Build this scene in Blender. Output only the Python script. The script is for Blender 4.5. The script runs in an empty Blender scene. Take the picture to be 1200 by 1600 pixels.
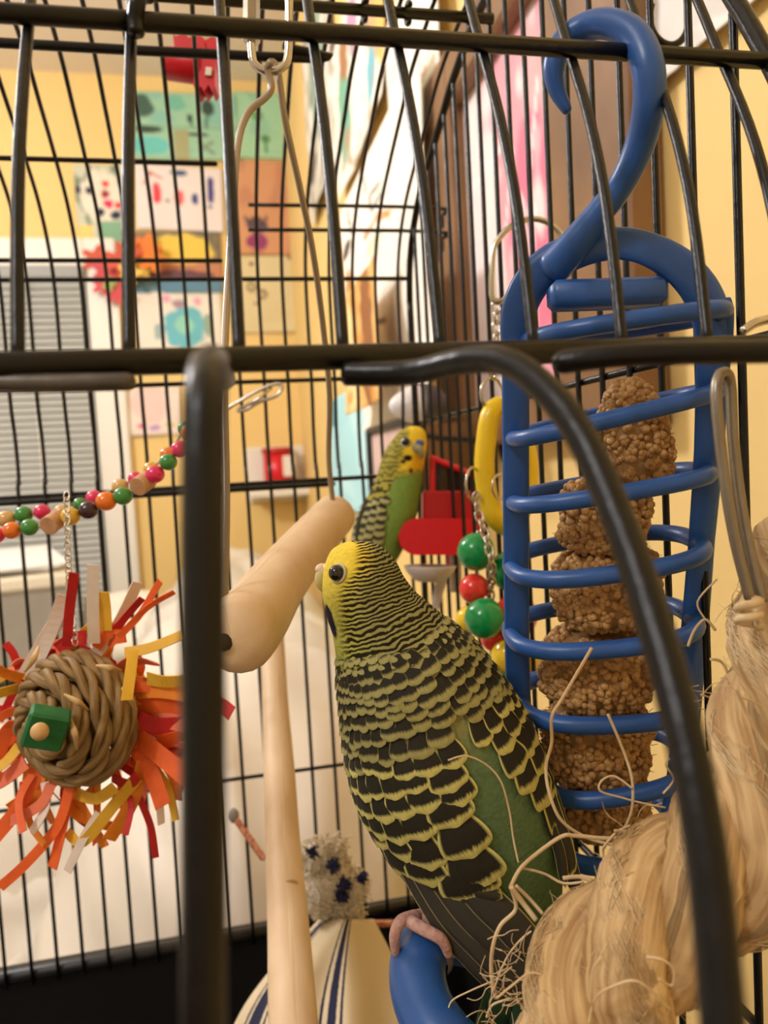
import bpy, math, random
from mathutils import Vector, Matrix, noise
from mathutils.bvhtree import BVHTree
random.seed(7)
R = math.radians
sc = bpy.context.scene
COL = sc.collection

# ------------------------------------------------------------------ camera
FPX = 1202.0                                   # focal length in pixels of a 1200 x 1600 frame
CAM = Vector((0, 0, 1.25))
YAW, PITCH, ROLL = R(12), R(-3.5), 0.055
FW = Vector((math.sin(YAW)*math.cos(PITCH), math.cos(YAW)*math.cos(PITCH), math.sin(PITCH)))
R0 = Vector((math.cos(YAW), -math.sin(YAW), 0)); U0 = R0.cross(FW)
RT = R0*math.cos(ROLL) - U0*math.sin(ROLL)
UP = R0*math.sin(ROLL) + U0*math.cos(ROLL)
cd = bpy.data.cameras.new('camera'); cam = bpy.data.objects.new('camera', cd); COL.objects.link(cam)
m = Matrix.Identity(4)
for i in range(3):
    m[i][0], m[i][1], m[i][2], m[i][3] = RT[i], UP[i], -FW[i], CAM[i]
cam.matrix_world = m
cd.sensor_fit = 'HORIZONTAL'; cd.sensor_width = 36.0; cd.lens = 36.0*FPX/1200.0
cd.clip_start = 0.004; cd.clip_end = 30
cd.dof.use_dof = True; cd.dof.focus_distance = 0.158; cd.dof.aperture_fstop = 29.0
sc.camera = cam

# ------------------------------------------------------------------ world, light, exposure
w = bpy.data.worlds.new('world'); sc.world = w; w.use_nodes = True
bg = w.node_tree.nodes['Background']; bg.inputs[0].default_value = (1.0, 0.93, 0.82, 1); bg.inputs[1].default_value = 0.1
sc.view_settings.view_transform = 'Standard'; sc.view_settings.look = 'None'
sc.view_settings.exposure = 0.72; sc.view_settings.gamma = 1.0; sc.view_settings.use_curve_mapping = False
LAMPS = [((-0.80, 1.05), 38.0), ((-0.70, -0.35), 17.0)]     # unseen lamps, the second an added front fill: place, watts
LAMPCOL = (0.98, 0.97, 1.0)

# ------------------------------------------------------------------ helpers
def P(px, py, d):
    return CAM + d*(FW + RT*((px-600)/FPX) + UP*((800-py)/FPX))
def ray(px, py): return FW + RT*((px-600)/FPX) + UP*((800-py)/FPX)
def PY(px, py, Y): r = ray(px, py); return CAM + r*(Y/r.y)
def PX(px, py, X): r = ray(px, py); return CAM + r*(X/r.x)
def pxm(d): return d/FPX                        # metres per pixel at depth d
def lin(c):
    o = []
    for v in c[:3]:
        v /= 255.0
        o.append(v/12.92 if v <= 0.04045 else ((v+0.055)/1.055)**2.4)
    return tuple(o)
MATS = {}
def M(name, rgb, rough=0.5, metal=0.0, var=0.0, vscale=60, bump=0.0, bscale=200, coat=0.0, trans=0.0, emit=None, es=1.0, uvn=None, rgb2=None, sss=0.0):
    if name in MATS: return MATS[name]
    mt = bpy.data.materials.new(name); mt.use_nodes = True; nt = mt.node_tree; N = nt.nodes; L = nt.links
    b = N['Principled BSDF']; c = lin(rgb)
    b.inputs['Base Color'].default_value = (*c, 1); b.inputs['Roughness'].default_value = rough; b.inputs['Metallic'].default_value = metal
    b.inputs['Coat Weight'].default_value = coat; b.inputs['Transmission Weight'].default_value = trans
    b.inputs['Subsurface Weight'].default_value = sss; b.inputs['Subsurface Radius'].default_value = (.004, .003, .002)
    if emit: b.inputs['Emission Color'].default_value = (*lin(emit), 1); b.inputs['Emission Strength'].default_value = es
    tc = N.new('ShaderNodeTexCoord'); src = tc.outputs['Object']
    if uvn:
        mp = N.new('ShaderNodeMapping'); mp.inputs['Scale'].default_value = (uvn[0], uvn[1], 1); L.new(tc.outputs['UV'], mp.inputs['Vector']); src = mp.outputs['Vector']
        vscale = bscale = 1.0
    if var > 0 or rgb2:
        n = N.new('ShaderNodeTexNoise'); n.inputs['Scale'].default_value = vscale; n.inputs['Detail'].default_value = 4; L.new(src, n.inputs['Vector'])
        r = N.new('ShaderNodeValToRGB'); L.new(n.outputs['Fac'], r.inputs['Fac'])
        c2 = lin(rgb2) if rgb2 else tuple(v*(1-var) for v in c); c1 = c if rgb2 else tuple(min(1, v*(1+var*.6)) for v in c)
        r.color_ramp.elements[0].position = .32; r.color_ramp.elements[1].position = .68
        r.color_ramp.elements[0].color = (*c2, 1); r.color_ramp.elements[1].color = (*c1, 1)
        L.new(r.outputs['Color'], b.inputs['Base Color'])
    if bump > 0:
        n2 = N.new('ShaderNodeTexNoise'); n2.inputs['Scale'].default_value = bscale; n2.inputs['Detail'].default_value = 5; L.new(src, n2.inputs['Vector'])
        bp = N.new('ShaderNodeBump'); bp.inputs['Strength'].default_value = bump; bp.inputs['Distance'].default_value = .0006; L.new(n2.outputs['Fac'], bp.inputs['Height']); L.new(bp.outputs['Normal'], b.inputs['Normal'])
    MATS[name] = mt; return mt

class G:
    """collects geometry in world coordinates"""
    def __init__(s): s.v = []; s.f = []; s.uv = []; s.col = None
    def add(s, v, f, uv=None):
        o = len(s.v); s.v += [Vector(a) for a in v]; s.f += [tuple(i+o for i in q) for q in f]
        s.uv += (uv if uv else [(0, 0)]*len(v)); return s
def catmull(pts, n):
    out = []; m_ = len(pts)
    for i in range(m_-1):
        p0, p1, p2, p3 = pts[max(i-1, 0)], pts[i], pts[i+1], pts[min(i+2, m_-1)]
        for k in range(n):
            t = k/n; out.append(0.5*((2*p1)+(p2-p0)*t+(2*p0-5*p1+4*p2-p3)*t*t+(3*p1-p0-3*p2+p3)*t**3))
    out.append(pts[-1]); return out
def interp(vals, n):
    out = []
    for i in range(len(vals)-1):
        for k in range(n): t = k/n; out.append(vals[i]*(1-t)+vals[i+1]*t)
    out.append(vals[-1]); return out
def tube(g, pts, r, seg=8, sub=0, closed=False, cap=True, flat=1.0, flatdir=None, rnd=0):
    pts = [Vector(p) for p in pts]; rs = list(r) if hasattr(r, '__len__') else [r]*len(pts)
    if sub:
        if closed:
            pts3 = [pts[-1]]+pts+[pts[0], pts[1]]; q = catmull(pts3, sub); pts = q[sub:-sub-1+0][:len(pts)*sub]; rs = [rs[0]]*len(pts)
        else: pts = catmull(pts, sub); rs = interp(rs, sub)
    if rnd and not closed:                       # rounded ends
        def ext(pa, pb, ra):
            d = (pa-pb).normalized(); return [(pa+d*ra*math.sin(a), ra*max(math.cos(a), .03)) for a in (R(30), R(60), R(88))]
        e0 = ext(pts[0], pts[1], rs[0]*rnd); e1 = ext(pts[-1], pts[-2], rs[-1]*rnd)
        k0, k1 = rs[0]/(rs[0]*rnd), rs[-1]/(rs[-1]*rnd)
        pts = [a for a, _ in e0[::-1]]+pts+[a for a, _ in e1]; rs = [b*k0 for _, b in e0[::-1]]+rs+[b*k1 for _, b in e1]
    n = len(pts); vs = []; uv = []; L = 0.0
    tan = []
    for i in range(n):
        a = pts[(i-1) % n] if (closed or i > 0) else pts[0]; b = pts[(i+1) % n] if (closed or i < n-1) else pts[-1]
        t = (b-a); tan.append(t.normalized() if t.length > 1e-12 else Vector((0, 0, 1)))
    t0 = tan[0]; ref = Vector(flatdir) if flatdir is not None else (Vector((0, 0, 1)) if abs(t0.z) < .9 else Vector((1, 0, 0)))
    nrm = (ref - t0*ref.dot(t0)).normalized()
    for i in range(n):
        t = tan[i]
        if flatdir is not None: q = Vector(flatdir); nn = q - t*q.dot(t); nrm = nn.normalized() if nn.length > 1e-6 else nrm
        else:
            nn = nrm - t*nrm.dot(t); nrm = nn.normalized() if nn.length > 1e-9 else nrm
        bn = t.cross(nrm)
        if i: L += (pts[i]-pts[i-1]).length
        for k in range(seg):
            a = 2*math.pi*k/seg
            vs.append(pts[i]+nrm*math.cos(a)*rs[i]*flat+bn*math.sin(a)*rs[i]); uv.append((k/seg, L*100))
    fs = []; rng = n if closed else n-1
    for i in range(rng):
        for k in range(seg):
            a = i*seg+k; b = i*seg+(k+1) % seg; c = ((i+1) % n)*seg+(k+1) % seg; d = ((i+1) % n)*seg+k
            fs.append((a, b, c, d))
    if cap and not closed: fs.append(tuple(range(seg-1, -1, -1))); fs.append(tuple((n-1)*seg+k for k in range(seg)))
    g.add(vs, fs, uv); return g
def ball(g, c, rx, ry=None, rz=None, seg=16, rings=10, rot=None):
    ry = ry or rx; rz = rz or rx; vs = []; fs = []; uv = []; c = Vector(c)
    for i in range(rings+1):
        p = math.pi*i/rings
        for k in range(seg):
            a = 2*math.pi*k/seg; q = Vector((rx*math.sin(p)*math.cos(a), ry*math.sin(p)*math.sin(a), rz*math.cos(p)))
            if rot: q = rot @ q
            vs.append(c+q); uv.append((k/seg, i/rings))
    for i in range(rings):
        for k in range(seg):
            fs.append((i*seg+k, (i+1)*seg+k, (i+1)*seg+(k+1) % seg, i*seg+(k+1) % seg))
    g.add(vs, fs, uv); return g
def box(g, c, sx, sy, sz, rot=None, bev=0.0):
    """bevelled box: sizes are full extents"""
    c = Vector(c); hx, hy, hz = sx/2, sy/2, sz/2; b = min(bev, hx*.49, hy*.49, hz*.49)
    if b <= 0:
        vs = [Vector((x*hx, y*hy, z*hz)) for z in (-1, 1) for y in (-1, 1) for x in (-1, 1)]
        fs = [(0, 2, 3, 1), (4, 5, 7, 6), (0, 1, 5, 4), (2, 6, 7, 3), (0, 4, 6, 2), (1, 3, 7, 5)]
    else:
        vs = []; idx = {}
        for x in (-1, 1):
            for y in (-1, 1):
                for z in (-1, 1):
                    for ax in range(3):
                        q = [x*(hx-b), y*(hy-b), z*(hz-b)]; q[ax] = (x*hx, y*hy, z*hz)[ax]; idx[(x, y, z, ax)] = len(vs); vs.append(Vector(q))
        fs = []
        for ax in range(3):
            o = [i for i in range(3) if i != ax]
            for s_ in (-1, 1):
                q = []
                for a_, b_ in ((-1, -1), (1, -1), (1, 1), (-1, 1)):
                    k = [0, 0, 0]; k[ax] = s_; k[o[0]] = a_; k[o[1]] = b_; q.append(idx[(*k, ax)])
                fs.append(tuple(q))
        for ax in range(3):                       # edges along ax
            o = [i for i in range(3) if i != ax]
            for a_ in (-1, 1):
                for b_ in (-1, 1):
                    def kk(s_, t_):
                        k = [0, 0, 0]; k[ax] = s_; k[o[0]] = a_; k[o[1]] = b_; return idx[(*k, t_)]
                    fs.append((kk(-1, o[0]), kk(1, o[0]), kk(1, o[1]), kk(-1, o[1])))
        for x in (-1, 1):
            for y in (-1, 1):
                for z in (-1, 1): fs.append(tuple(idx[(x, y, z, a)] for a in range(3)))
    if rot: vs = [rot @ v for v in vs]
    g.add([c+v for v in vs], fs); return g
def prism(g, poly, thick, ax_u, ax_v, origin):
    """extrude a 2-D outline (metres) along ax_u x ax_v"""
    n = ax_u.cross(ax_v).normalized(); k = len(poly)
    f = [origin+ax_u*a+ax_v*b+n*thick/2 for a, b in poly]; bk = [origin+ax_u*a+ax_v*b-n*thick/2 for a, b in poly]
    fs = [tuple(range(k)), tuple(range(2*k-1, k-1, -1))]+[(i, k+i, k+(i+1) % k, (i+1) % k) for i in range(k)]
    g.add(f+bk, fs); return g
def obj(name, g, mat, parent=None, smooth=True, fix=True):
    off = parent.matrix_world.translation if parent else None
    wl = Vector((0, 0, 0))
    if parent:
        p = parent; wl = Vector(p.get('_w', (0, 0, 0)))
    if parent is None:                            # origin at the middle of the base
        xs = [v.x for v in g.v]; ys = [v.y for v in g.v]; zs = [v.z for v in g.v]
        o = Vector(((min(xs)+max(xs))/2, (min(ys)+max(ys))/2, min(zs)))
    else: o = wl
    me = bpy.data.meshes.new(name); me.from_pydata([tuple(v-o) for v in g.v], [], g.f)
    ul = me.uv_layers.new(name='UVMap')
    for lp in me.loops: ul.data[lp.index].uv = g.uv[lp.vertex_index]
    if g.col:
        ca = me.color_attributes.new('Col', 'FLOAT_COLOR', 'POINT')
        for i, c in enumerate(g.col): ca.data[i].color = (*c, 1)
    if smooth:
        for p_ in me.polygons: p_.use_smooth = True
    if fix:
        import bmesh
        bm = bmesh.new(); bm.from_mesh(me); bmesh.ops.recalc_face_normals(bm, faces=bm.faces[:]); bm.to_mesh(me); bm.free()
    me.materials.append(mat)
    ob = bpy.data.objects.new(name, me); COL.objects.link(ob)
    if parent: ob.parent = parent; ob['_w'] = tuple(wl); ob.location = (0, 0, 0)
    else: ob.location = o; ob['_w'] = tuple(o)
    return ob
def tag(o, label, cat, group=None, kind=None):
    if label: o['label'] = label
    if cat: o['category'] = cat
    if group: o['group'] = group
    if kind: o['kind'] = kind
    return o
def thing(name, loc, label, cat, group=None):
    e = bpy.data.objects.new(name, None); COL.objects.link(e); e.location = loc; e['_w'] = tuple(loc); e.empty_display_size = .01
    return tag(e, label, cat, group)
def struct(o): o['kind'] = 'structure'; return o
def share(name, src, mat4, parent):
    """another object on src's mesh, at world matrix mat4, under parent"""
    o = bpy.data.objects.new(name, src); COL.objects.link(o)
    if parent:
        o.parent = parent; o.matrix_basis = Matrix.Translation(-Vector(parent['_w'])) @ mat4; o['_w'] = tuple(Vector(parent['_w']))
    else: o.matrix_basis = mat4
    return o
def mesh_of(name, g, mat, smooth=True):
    me = bpy.data.meshes.new(name); me.from_pydata([tuple(v) for v in g.v], [], g.f)
    ul = me.uv_layers.new(name='UVMap')
    for lp in me.loops: ul.data[lp.index].uv = g.uv[lp.vertex_index]
    for p_ in me.polygons: p_.use_smooth = smooth
    me.materials.append(mat); return me

# ------------------------------------------------------------------ materials
wire = M('black_wire', (11, 11, 12), .33, 0, var=.3, vscale=300, bump=.25, bscale=500)
wire.node_tree.nodes['Principled BSDF'].inputs['Specular IOR Level'].default_value = .36
chrome = M('bright_steel', (205, 198, 185), .22, 1.0)
dullsteel = M('dull_steel', (150, 140, 125), .42, .8, bump=.2, bscale=600)
blue = M('blue_plastic', (42, 88, 156), .36, 0, var=.12, vscale=120, bump=.12, bscale=300)
wood = M('pale_wood', (230, 204, 168), .55, 0, uvn=(3, .35), rgb2=(212, 180, 140), bump=.25)
darkwood = M('brown_wood', (146, 106, 64), .5, 0, rgb2=(112, 78, 46), vscale=14, bump=.3, bscale=40)
yellowwall = M('yellow_wall', (238, 205, 132), .75, 0, var=.03, vscale=4, bump=.1, bscale=150)
whitepaint = M('white_paint', (236, 230, 216), .5)
ceilmat = M('ceiling_paint', (226, 214, 196), .8, bump=.1, bscale=90)
redp = M('red_plastic', (212, 22, 34), .32, 0, sss=.05)
blackp = M('black_plastic', (14, 13, 13), .45, bump=.2, bscale=90)
colmat = bpy.data.materials.new('paint_on_paper'); colmat.use_nodes = True
_a = colmat.node_tree.nodes.new('ShaderNodeVertexColor'); _a.layer_name = 'Col'
colmat.node_tree.links.new(_a.outputs['Color'], colmat.node_tree.nodes['Principled BSDF'].inputs['Base Color'])
colmat.node_tree.nodes['Principled BSDF'].inputs['Roughness'].default_value = .7
CZ = CAM.z

# ------------------------------------------------------------------ room
XR, YB, XL, YF, ZC = 0.25, 2.30, -2.4, -1.6, CZ+1.12
def slab(name, c, s, mat): return struct(obj(name, box(G(), c, *s), mat, smooth=False))
slab('floor', ((XL+XR)/2, (YB+YF)/2, -.03), (XR-XL+.2, YB-YF+.2, .06), M('floor_boards', (120, 86, 56), .5, rgb2=(96, 66, 42), vscale=6))
slab('ceiling', ((XL+XR)/2, (YB+YF)/2, ZC+.03), (XR-XL+.2, YB-YF+.2, .06), ceilmat)
slab('wall_right', (XR+.03, (YB+YF)/2, ZC/2), (.06, YB-YF, ZC), yellowwall)
creamwall = M('cream_wall', (232, 226, 212), .8)
slab('wall_left', (XL-.03, (YB+YF)/2, ZC/2), (.06, YB-YF, ZC), creamwall)
slab('wall_front', ((XL+XR)/2, YF-.03, ZC/2), (XR-XL+.12, .06, ZC), creamwall)
slab('wall_back', ((XL+XR)/2, YB+.03, ZC/2), (XR-XL+.12, .06, ZC), yellowwall)

# window with blind on the back wall
a = PY(-330, 428, YB); b = PY(152, 650, YB); zt = PY(60, 424, YB).z; zb = CZ-.62
xw0, xw1 = a.x, b.x
win = struct(thing('window_1', ((xw0+xw1)/2, YB, zb), None, None))
tw = .085
for (x0, x1, z0, z1) in ((xw1, xw1+tw, zb-.08, zt+tw), (xw0-tw, xw0, zb-.08, zt+tw), (xw0, xw1, zt, zt+tw), (xw0, xw1, zb-.08, zb)):
    obj('window_frame', box(G(), ((x0+x1)/2, YB-.012, (z0+z1)/2), x1-x0, .03, z1-z0, bev=.004), whitepaint, win, False)
obj('pane', box(G(), ((xw0+xw1)/2, YB-.002, (zt+zb)/2), xw1-xw0, .004, zt-zb), M('night_glass', (60, 66, 74), .1), win, False)
blind = thing('window_blind', ((xw0+xw1)/2, YB-.03, zb), 'grey white slatted blind lowered over the window', 'blind')
slatm = M('blind_slat', (186, 186, 178), .45)
obj('head_rail', box(G(), ((xw0+xw1)/2, YB-.035, zt-.014), xw1-xw0, .04, .034, bev=.004), M('blind_rail', (150, 148, 142), .5), blind, False)
sl = mesh_of('slat', box(G(), (0, 0, 0), xw1-xw0-.01, .024, .0015, rot=Matrix.Rotation(R(58), 3, 'X')), slatm, False)
z = zt-.045; 
while z > zb+.02:
    share('slat', sl, Matrix.Translation(((xw0+xw1)/2, YB-.035, z)), blind); z -= .0185
for fx in (.12, .5, .8):
    obj('ladder_cord', tube(G(), [(xw0+(xw1-xw0)*fx, YB-.052, zt-.03), (xw0+(xw1-xw0)*fx, YB-.052, zb+.02)], .0015, 5), whitepaint, blind)

# ------------------------------------------------------------------ children's pictures
def hsh(i, j): return math.sin(i*127.1+j*311.7)*43758.5453 % 1
def paint(g, ops, nu, nv, bgc):
    cols = []
    for j in range(nv):
        for i in range(nu):
            u, v = i/(nu-1), j/(nv-1); c = Vector(lin(bgc))
            for op in ops:
                k = op[0]
                if k == 'blob':
                    _, cu, cv, ru, rv, rgb = op; q = ((u-cu)/ru)**2+((v-cv)/rv)**2
                    q += .5*(noise.noise(Vector((u*9, v*9, cu*7)))); wgt = max(0, min(1, (1.15-q)/.3))
                elif k == 'line':
                    _, u0, v0, u1, v1, wd, rgb = op; dx, dy = u1-u0, v1-v0; t = max(0, min(1, ((u-u0)*dx+(v-v0)*dy)/(dx*dx+dy*dy+1e-9)))
                    q = math.hypot(u-u0-t*dx, v-v0-t*dy); wgt = max(0, min(1, (wd*1.3-q)/(wd*.6)))
                elif k == 'noise':
                    _, s_, lo, rgb = op; q = noise.noise(Vector((u*s_, v*s_, lo*13))); wgt = max(0, min(1, (q-lo)/.25))
                elif k == 'rect':
                    _, u0, v0, u1, v1, rgb = op; wgt = 1.0 if (u0 <= u <= u1 and v0 <= v <= v1) else 0
                c = c.lerp(Vector(lin(rgb)), wgt)
            cols.append(tuple(c))
    return cols
def picture(name, label, cat, wall, x0, y0, x1, y1, bgc, ops, curl=.012, tilt=0, nu=44, nv=44, off=.006):
    if wall == 'back':
        Y = YB-off; ym = (y0+y1)/2; A = PY(x0, ym, Y); B = PY(x1, ym, Y); T = PY((x0+x1)/2, y0, Y); Bo = PY((x0+x1)/2, y1, Y)
        ux = Vector((B.x-A.x, 0, 0)); org = Vector((A.x, Y, T.z)); nrm = Vector((0, -1, 0))
    else:
        X = XR-off; ym = (y0+y1)/2; A = PX(x0, ym, X); B = PX(x1, ym, X); T = PX((x0+x1)/2, y0, X); Bo = PX((x0+x1)/2, y1, X)
        ux = Vector((0, B.y-A.y, 0)); org = Vector((X, A.y, T.z)); nrm = Vector((-1, 0, 0))
    uz = Vector((0, 0, Bo.z-T.z)); g = G(); vs = []; fs = []; ct = org+ux*.5+uz*.5
    rot = Matrix.Rotation(R(tilt), 3, nrm)
    for j in range(nv):
        for i in range(nu):
            u, v = i/(nu-1), j/(nv-1)
            q = org+ux*u+uz*v; q = ct+rot @ (q-ct)
            vs.append(q+nrm*(curl*(.35+.65*v*v)*abs(noise.noise(Vector((u*1.7, v*2.3, x0*.1))))))
    for j in range(nv-1):
        for i in range(nu-1): k = j*nu+i; fs.append((k, k+1, k+nu+1, k+nu))
    g.add(vs, fs); g.col = paint(g, ops, nu, nv, bgc)
    o = obj(name, g, colmat, None)
    md = o.modifiers.new('sheet', 'SOLIDIFY'); md.thickness = .0008
    return tag(o, label, cat, 'childrens pictures on the walls')
B_ = 'blob'; L_ = 'line'
picture('painted_picture', 'mint green painting of dark flowers and trees below the ceiling', 'picture', 'back', 205, 146, 372, 250, (160, 205, 172),
    [('noise', 4, .1, (140, 196, 176)), (B_, .12, .22, .1, .17, (70, 100, 85)), (B_, .42, .15, .1, .12, (120, 190, 165)), (B_, .55, .38, .03, .06, (40, 60, 50)), (L_, .55, .38, .55, .5, .01, (50, 70, 60)),
     (B_, .72, .2, .06, .12, (50, 70, 60)), (L_, .72, .2, .7, .5, .012, (60, 80, 60)), (L_, 0, .52, 1, .52, .008, (80, 110, 90)), (B_, .15, .56, .12, .06, (60, 80, 65)), (B_, .15, .8, .2, .14, (110, 200, 190)),
     ('rect', .38, .54, .52, 1, (170, 170, 125)), (B_, .62, .62, .1, .03, (60, 60, 60)), (L_, .62, .75, .75, .9, .015, (120, 125, 110)), (L_, .75, .72, .62, .88, .012, (120, 125, 110)), (L_, .9, .65, .86, .8, .012, (90, 110, 95))])
picture('painted_picture', 'pale green painting with one small tree beside the hanging chain', 'picture', 'back', 366, 146, 470, 248, (166, 212, 172),
    [('noise', 3, .1, (150, 200, 170)), (B_, .45, .7, .07, .06, (90, 140, 90)), (L_, .45, .7, .45, .9, .02, (90, 140, 90)), (B_, .35, .35, .1, .08, (110, 165, 110))])
picture('collage_picture', 'dotted collage tree with red and navy dots on white', 'picture', 'back', 120, 258, 200, 400, (206, 205, 180),
    [('noise', 7, .05, (120, 140, 120)), (B_, .5, .35, .4, .28, (236, 226, 205)), (B_, .28, .28, .08, .045, (24, 26, 60)), (B_, .6, .2, .08, .04, (225, 70, 60)), (B_, .58, .32, .08, .045, (160, 20, 50)),
     (B_, .62, .42, .1, .05, (226, 30, 90)), (B_, .82, .44, .08, .04, (235, 60, 60)), (B_, .45, .52, .09, .045, (24, 26, 60)), (B_, .75, .55, .11, .045, (26, 28, 66)), (B_, .05, .28, .06, .05, (26, 28, 66)),
     ('rect', .38, .62, .88, .85, (130, 175, 140)), ('rect', .45, .85, .7, 1, (92, 110, 84)), ('rect', 0, .66, .3, 1, (246, 206, 118))])
picture('drawn_picture', 'white drawing of small red and blue houses and figures', 'picture', 'back', 212, 260, 348, 360, (238, 226, 220),
    [(L_, .12, .1, .3, .2, .012, (200, 80, 70)), (L_, .18, .12, .1, .3, .012, (200, 80, 70)), (B_, .24, .45, .05, .16, (232, 70, 80)), (B_, .5, .1, .09, .05, (60, 90, 120)), (B_, .5, .5, .05, .12, (236, 100, 100)),
     (B_, .68, .5, .035, .09, (50, 60, 130)), (B_, .86, .35, .04, .22, (70, 60, 130)), (B_, .36, .55, .02, .04, (140, 130, 140)), (B_, .85, .62, .02, .03, (60, 60, 120))], tilt=-2)
picture('collage_picture', 'autumn picture with a yellow leaf hill over blue and brown paint', 'picture', 'back', 205, 362, 346, 458, (120, 112, 88),
    [('noise', 5, 0, (140, 120, 96)), (B_, .55, .3, .36, .25, (238, 204, 84)), ('rect', 0, .52, 1, .78, (196, 132, 96)), (B_, .5, .72, .4, .1, (110, 70, 80)), ('rect', 0, .8, 1, 1, (96, 138, 160)), (B_, .12, .35, .16, .25, (240, 130, 30))])
picture('drawn_picture', 'white sheet with a blue globe and pink hearts above the front rod', 'picture', 'back', 214, 456, 348, 560, (236, 228, 212),
    [(B_, .55, .55, .24, .34, (110, 188, 200)), (B_, .55, .5, .1, .14, (150, 210, 190)), (B_, .5, .18, .08, .07, (170, 140, 150)), (B_, .35, .1, .05, .06, (230, 160, 185)), (B_, .72, .15, .05, .06, (230, 160, 185)), (B_, .25, .6, .06, .12, (160, 180, 180)), (B_, .83, .5, .05, .2, (150, 170, 150))])
picture('painted_picture', 'terracotta painting with a dark purple cup shape', 'picture', 'back', 356, 252, 458, 398, (214, 156, 112),
    [('noise', 4, .1, (200, 140, 104)), (B_, .42, .68, .15, .09, (90, 70, 78)), (L_, .25, .6, .33, .72, .02, (90, 70, 78)), (L_, .58, .6, .5, .72, .02, (90, 70, 78)), (B_, .42, .86, .16, .09, (150, 60, 110))])
picture('drawn_picture', 'beige sheet with small brown paw flower marks', 'picture', 'back', 362, 400, 466, 520, (222, 206, 158),
    [(B_, .3, .4, .08, .07, (150, 130, 100)), (B_, .45, .5, .08, .07, (150, 130, 100)), (B_, .3, .4, .03, .03, (222, 206, 158)), (B_, .45, .5, .03, .03, (222, 206, 158)), (B_, .32, .1, .03, .03, (90, 60, 60)), (B_, .35, .62, .03, .02, (120, 100, 80)), (B_, .9, .0, .03, .05, (90, 60, 60))])
picture('drawn_picture', 'pink and white sheet with purple scribbles beside the window', 'picture', 'back', 186, 606, 284, 680, (238, 222, 208),
    [(B_, .5, .35, .3, .4, (238, 206, 196)), (B_, .35, .8, .08, .06, (220, 110, 150)), (B_, .55, .85, .1, .06, (190, 150, 200)), (B_, .8, .8, .1, .05, (220, 200, 140)), (B_, .06, .6, .05, .3, (190, 200, 200))])
# sheets hanging along the right wall, seen at a slant
picture('hanging_paper', 'tall grey green painted paper hanging nearest the room corner', 'picture', 'right', 476, -60, 522, 330, (206, 200, 180),
    [('noise', 5, .0, (240, 236, 224)), (B_, .5, .35, .25, .3, (140, 176, 150)), (B_, .2, .75, .2, .06, (60, 50, 50)), ('noise', 9, .15, (150, 140, 128))], curl=.014, off=.008)
picture('hanging_paper', 'long paper with teal, brown and orange paint streaks', 'picture', 'right', 518, -60, 604, 250, (246, 240, 222),
    [(B_, .25, .55, .14, .3, (120, 178, 150)), (B_, .85, .45, .14, .28, (226, 170, 120)), (B_, .78, .72, .08, .16, (120, 186, 200)), (B_, .95, .55, .06, .3, (240, 190, 100)), (B_, .5, .2, .1, .18, (200, 150, 180)), (B_, .3, .2, .08, .18, (170, 120, 80)), ('noise', 8, .28, (170, 150, 120))], curl=.016, off=.012)
picture('hanging_paper', 'wide white drawing with ink marks and an orange rainbow', 'picture', 'right', 530, 190, 668, 470, (252, 246, 230),
    [(L_, .15, .1, .2, .3, .012, (90, 86, 84)), (L_, .42, .1, .45, .22, .01, (110, 100, 96)), ('line', .48, .28, .6, .3, .012, (90, 84, 80)), (L_, .5, .38, .62, .36, .012, (90, 84, 80)), (L_, .48, .28, .5, .38, .012, (90, 84, 80)),
     (L_, .4, .48, .55, .46, .02, (232, 120, 60)), (L_, .55, .46, .7, .56, .02, (236, 150, 80)), (B_, .52, .6, .1, .05, (220, 226, 190)), (L_, .4, .7, .55, .66, .012, (150, 90, 90)), (B_, .1, .35, .08, .06, (60, 40, 50)), (B_, .1, .7, .06, .2, (196, 140, 70))], curl=.014, off=.034)
picture('hanging_paper', 'white sheet with small red pencil strokes next to the yellow strip', 'picture', 'right', 604, -60, 690, 230, (254, 248, 232),
    [(L_, .4, .55, .5, .6, .012, (120, 110, 100)), (L_, .75, .72, .9, .62, .014, (220, 120, 110)), (L_, .7, .85, .8, .72, .012, (140, 130, 120)), ('noise', 6, .35, (226, 214, 196))], curl=.012, off=.016)
picture('hanging_paper', 'crumpled white sheet hanging low above the cage door', 'picture', 'right', 566, 420, 684, 660, (252, 247, 234),
    [('noise', 4, .2, (226, 220, 206)), (L_, .3, .2, .45, .25, .02, (110, 100, 100)), (B_, .06, .3, .06, .3, (200, 150, 80))], curl=.02, off=.056)
picture('hanging_paper', 'pale cyan sheet on the right wall behind the perched birds', 'picture', 'right', 516, 600, 606, 800, (176, 228, 236),
    [('noise', 3, .2, (196, 238, 242)), ('rect', 0, 0, .22, .25, (96, 160, 170))], curl=.012, off=.014)
picture('hanging_paper', 'orange and ochre painted strip above the cyan sheet', 'picture', 'right', 538, 430, 592, 640, (232, 186, 110),
    [(B_, .75, .5, .16, .6, (150, 92, 40)), (B_, .25, .6, .14, .5, (246, 214, 150)), ('noise', 5, .2, (214, 150, 70))], curl=.01, off=.086)
picture('hanging_paper', 'plain white sheet pinned high on the wall beside the wooden frame', 'picture', 'right', 1000, -170, 1210, 66, (232, 226, 218), [('noise', 3, .25, (214, 208, 200))], curl=.006)
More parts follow.
